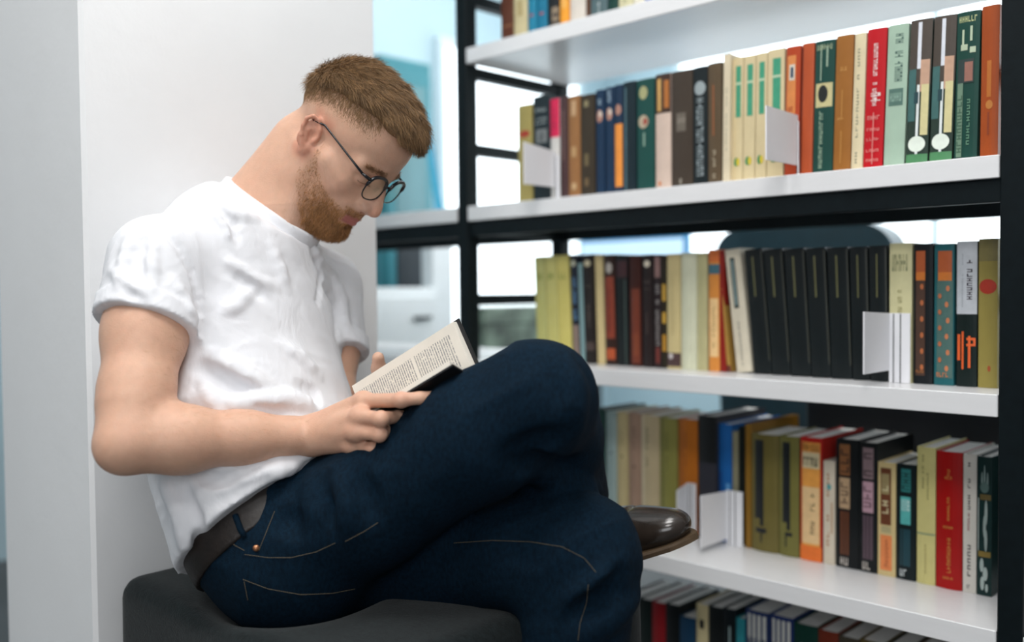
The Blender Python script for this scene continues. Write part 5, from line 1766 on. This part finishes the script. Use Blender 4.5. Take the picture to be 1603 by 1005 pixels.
# ------------------------------------------------------------------ shoes
M_LEATHER = mat('dark brown polished leather', (0.030, 0.022, 0.017), 0.22, noise=0.25, nscale=30, bump=0.06, bscale=150, coat=0.3)
M_SOLE = mat('brown leather sole', (0.10, 0.062, 0.032), 0.6, noise=0.2, nscale=60)
M_LACE = mat('waxed lace', (0.20, 0.16, 0.11), 0.7, noise=0.1)


def make_shoe(heel, T, N, hand, res, sc=1.0):
    """T: heel to toe, N: up through the shoe, hand: +1 when the little toe is on the S side"""
    T = unit(T); N = unit(N - T * np.dot(N, T)); S = np.cross(N, T)
    q = lambda x, y, z: heel + sc * (T * x + S * y + N * z)
    ell = lambda c, r, ax: globals()['ell'](c, np.array(r) * sc, ax)
    cone = lambda p0, p1, r1, r2: globals()['cone'](p0, p1, r1 * sc, r2 * sc)
    ax = np.array([T, S, N])
    s = Sdf()
    s.u(ell(q(0.045, 0, 0.040), (0.043, 0.033, 0.042), ax), 0.01)
    s.u(cone(q(0.05, 0, 0.055), q(0.07, 0, 0.105), 0.036, 0.041), 0.015)
    s.u(cone(q(0.09, 0, 0.055), q(0.150, 0.003 * hand, 0.042), 0.038, 0.032), 0.02)
    s.u(ell(q(0.185, 0.006 * hand, 0.030), (0.070, 0.046, 0.034), ax), 0.02)
    s.u(ell(q(0.235, 0.004 * hand, 0.027), (0.055, 0.037, 0.026), ax), 0.015)
    s.keep(half(q(0, 0, 0.010), -N), 0.004)
    s.cut(cone(q(0.06, 0, 0.09), q(0.075, 0, 0.16), 0.030, 0.038), 0.004)
    # seam of the toe cap and vamp, flex creases
    for x, r_ in ((0.212, 0.0016), (0.216, 0.0010)):
        for k in range(10):
            a0, a1 = math.pi * k / 10, math.pi * (k + 1) / 10
            s.cut(cone(q(x, 0.052 * math.cos(a0), 0.012 + 0.049 * math.sin(a0) ** .8), q(x, 0.052 * math.cos(a1), 0.012 + 0.049 * max(math.sin(a1), 0) ** .8), r_, r_), 0.002)
    for x in (0.168, 0.182, 0.196):
        s.cut(cone(q(x, -0.028, 0.062 - (x - .168) * .35), q(x + 0.004, 0.028, 0.062 - (x - .168) * .35), 0.004, 0.004), 0.006)
    lo, hi = bbox([q(x, y, z) for x in (-0.01, 0.30) for y in (-0.06, 0.06) for z in (0, 0.15)], 0.01)
    v, f = surface(s, lo, hi, res)
    v = relax(v, f, 1)
    o = mesh_obj('shoe', v, f, M_LEATHER, person, None, True)
    out = []
    for k in range(40):
        t = 2 * math.pi * k / 40
        x = 0.142 + 0.152 * math.cos(t)
        wdt = np.interp(x, [-0.02, 0.0, 0.04, 0.10, 0.18, 0.23, 0.27, 0.30], [0.0, 0.020, 0.033, 0.033, 0.049, 0.044, 0.030, 0.0])
        wdt = max(wdt, 0.004)
        out.append((x, math.copysign(wdt, math.sin(t)) * min(1, abs(math.sin(t)) * 4)))
    b = MB()
    vs = []
    for z, g in ((0.0125, 0.97), (0.0095, 1.0), (0.004, 0.97)):
        for x, y in out: vs.append(q(x, y * g + 0.003 * hand, z))
    n = len(out)
    fs = [tuple(range(n)), tuple(range(3 * n - 1, 2 * n - 1, -1))]
    for r_ in (0, 1):
        for k in range(n): fs.append((r_ * n + k, r_ * n + n + k, r_ * n + n + (k + 1) % n, r_ * n + (k + 1) % n))
    b.add(vs, fs)
    b.build('sole', M_SOLE, o)
    hb = MB()
    prof = [(0.0 - 0.030 * math.cos(t) * (1 if math.cos(t) > 0 else 2.0) + 0.028, 0.032 * math.sin(t)) for t in [2 * math.pi * k / 24 for k in range(24)]]
    hv = [q(x, y, z) for z in (0.0042, -0.016) for x, y in prof]
    hb.add(hv, [tuple(range(24)), tuple(range(47, 23, -1))] + [(k, 24 + k, 24 + (k + 1) % 24, (k + 1) % 24) for k in range(24)])
    hb.build('heel_block', M_SOLE, o)
    for k in range(4):
        x = 0.096 + 0.015 * k
        z = 0.098 - 0.0105 * k
        l = MB()
        l.tube([q(x, -0.027, z - 0.014), q(x + .002, -0.012, z), q(x + .003, 0.012, z), q(x, 0.027, z - 0.014)], 0.0017, 6)
        l.build('lace', M_LACE, o, smooth=True)
    return q


_toe = P(1088, 826, 1.385)
_T = unit(0.80 * _R0 - 0.50 * V(FWD[0], FWD[1], 0) + 0.30 * U_)
make_shoe(_toe - _T * 0.288 * 1.13 - U_ * 0.022, _T, U_ - 0.12 * V(FWD[0], FWD[1], 0) - 0.14 * _R0, 1, 0.0028, 1.13)
make_shoe(V(AL[0], AL[1], 0.0165) - F_ * 0.055, F_, U_, -1, 0.005)

# ------------------------------------------------------------------ upholstered bench
M_FELT = mat('charcoal felt', (0.009, 0.0135, 0.0145), 0.95, noise=0.4, nscale=140, bump=0.5, bscale=500, sheen=0.12, spec=0.1)
bx0, by0 = -1.405, 0.606
cn = on_x(180, 905, bx0)
by0 = cn[1]
bx1, by1, bz = -0.83, 1.14, cn[2] + 0.004
ott = Sdf()
cc = V((bx0 + bx1) / 2, (by0 + by1) / 2, bz / 2)
hs = V((bx1 - bx0) / 2, (by1 - by0) / 2, bz / 2)


def rbox(c, h, r):
    c = np.asarray(c, F32); h = np.asarray(h, F32) - r

    def fn(p):
        d = np.abs(p - c) - h
        return np.sqrt((np.maximum(d, 0) ** 2).sum(1)) + np.minimum(d.max(1), 0) - r
    return Prim(fn, c, np.linalg.norm(h) + r)


ott.u(rbox(cc, hs, 0.030), 0.0)
for q, k in pelv[:1]: pass
ott.post = lambda p: 0.003 * wobble(p, 4, 0, 6)
_sink = Sdf()
for q, k in pelv: _sink.u(q, k)
ott.cut(Prim(lambda p: _sink.eval(p) - 0.004, P(455, 850, 1.37), 0.3), 0.04)
v, f = surface(ott, V(bx0, by0, 0.0) - 0.05, V(bx1, by1, bz) + 0.05, 0.009)
bench = mesh_obj('ottoman', v, f, M_FELT, None, V(cc[0], cc[1], 0), True)
tag(bench, 'dark charcoal felt ottoman under the sitting man', 'ottoman')
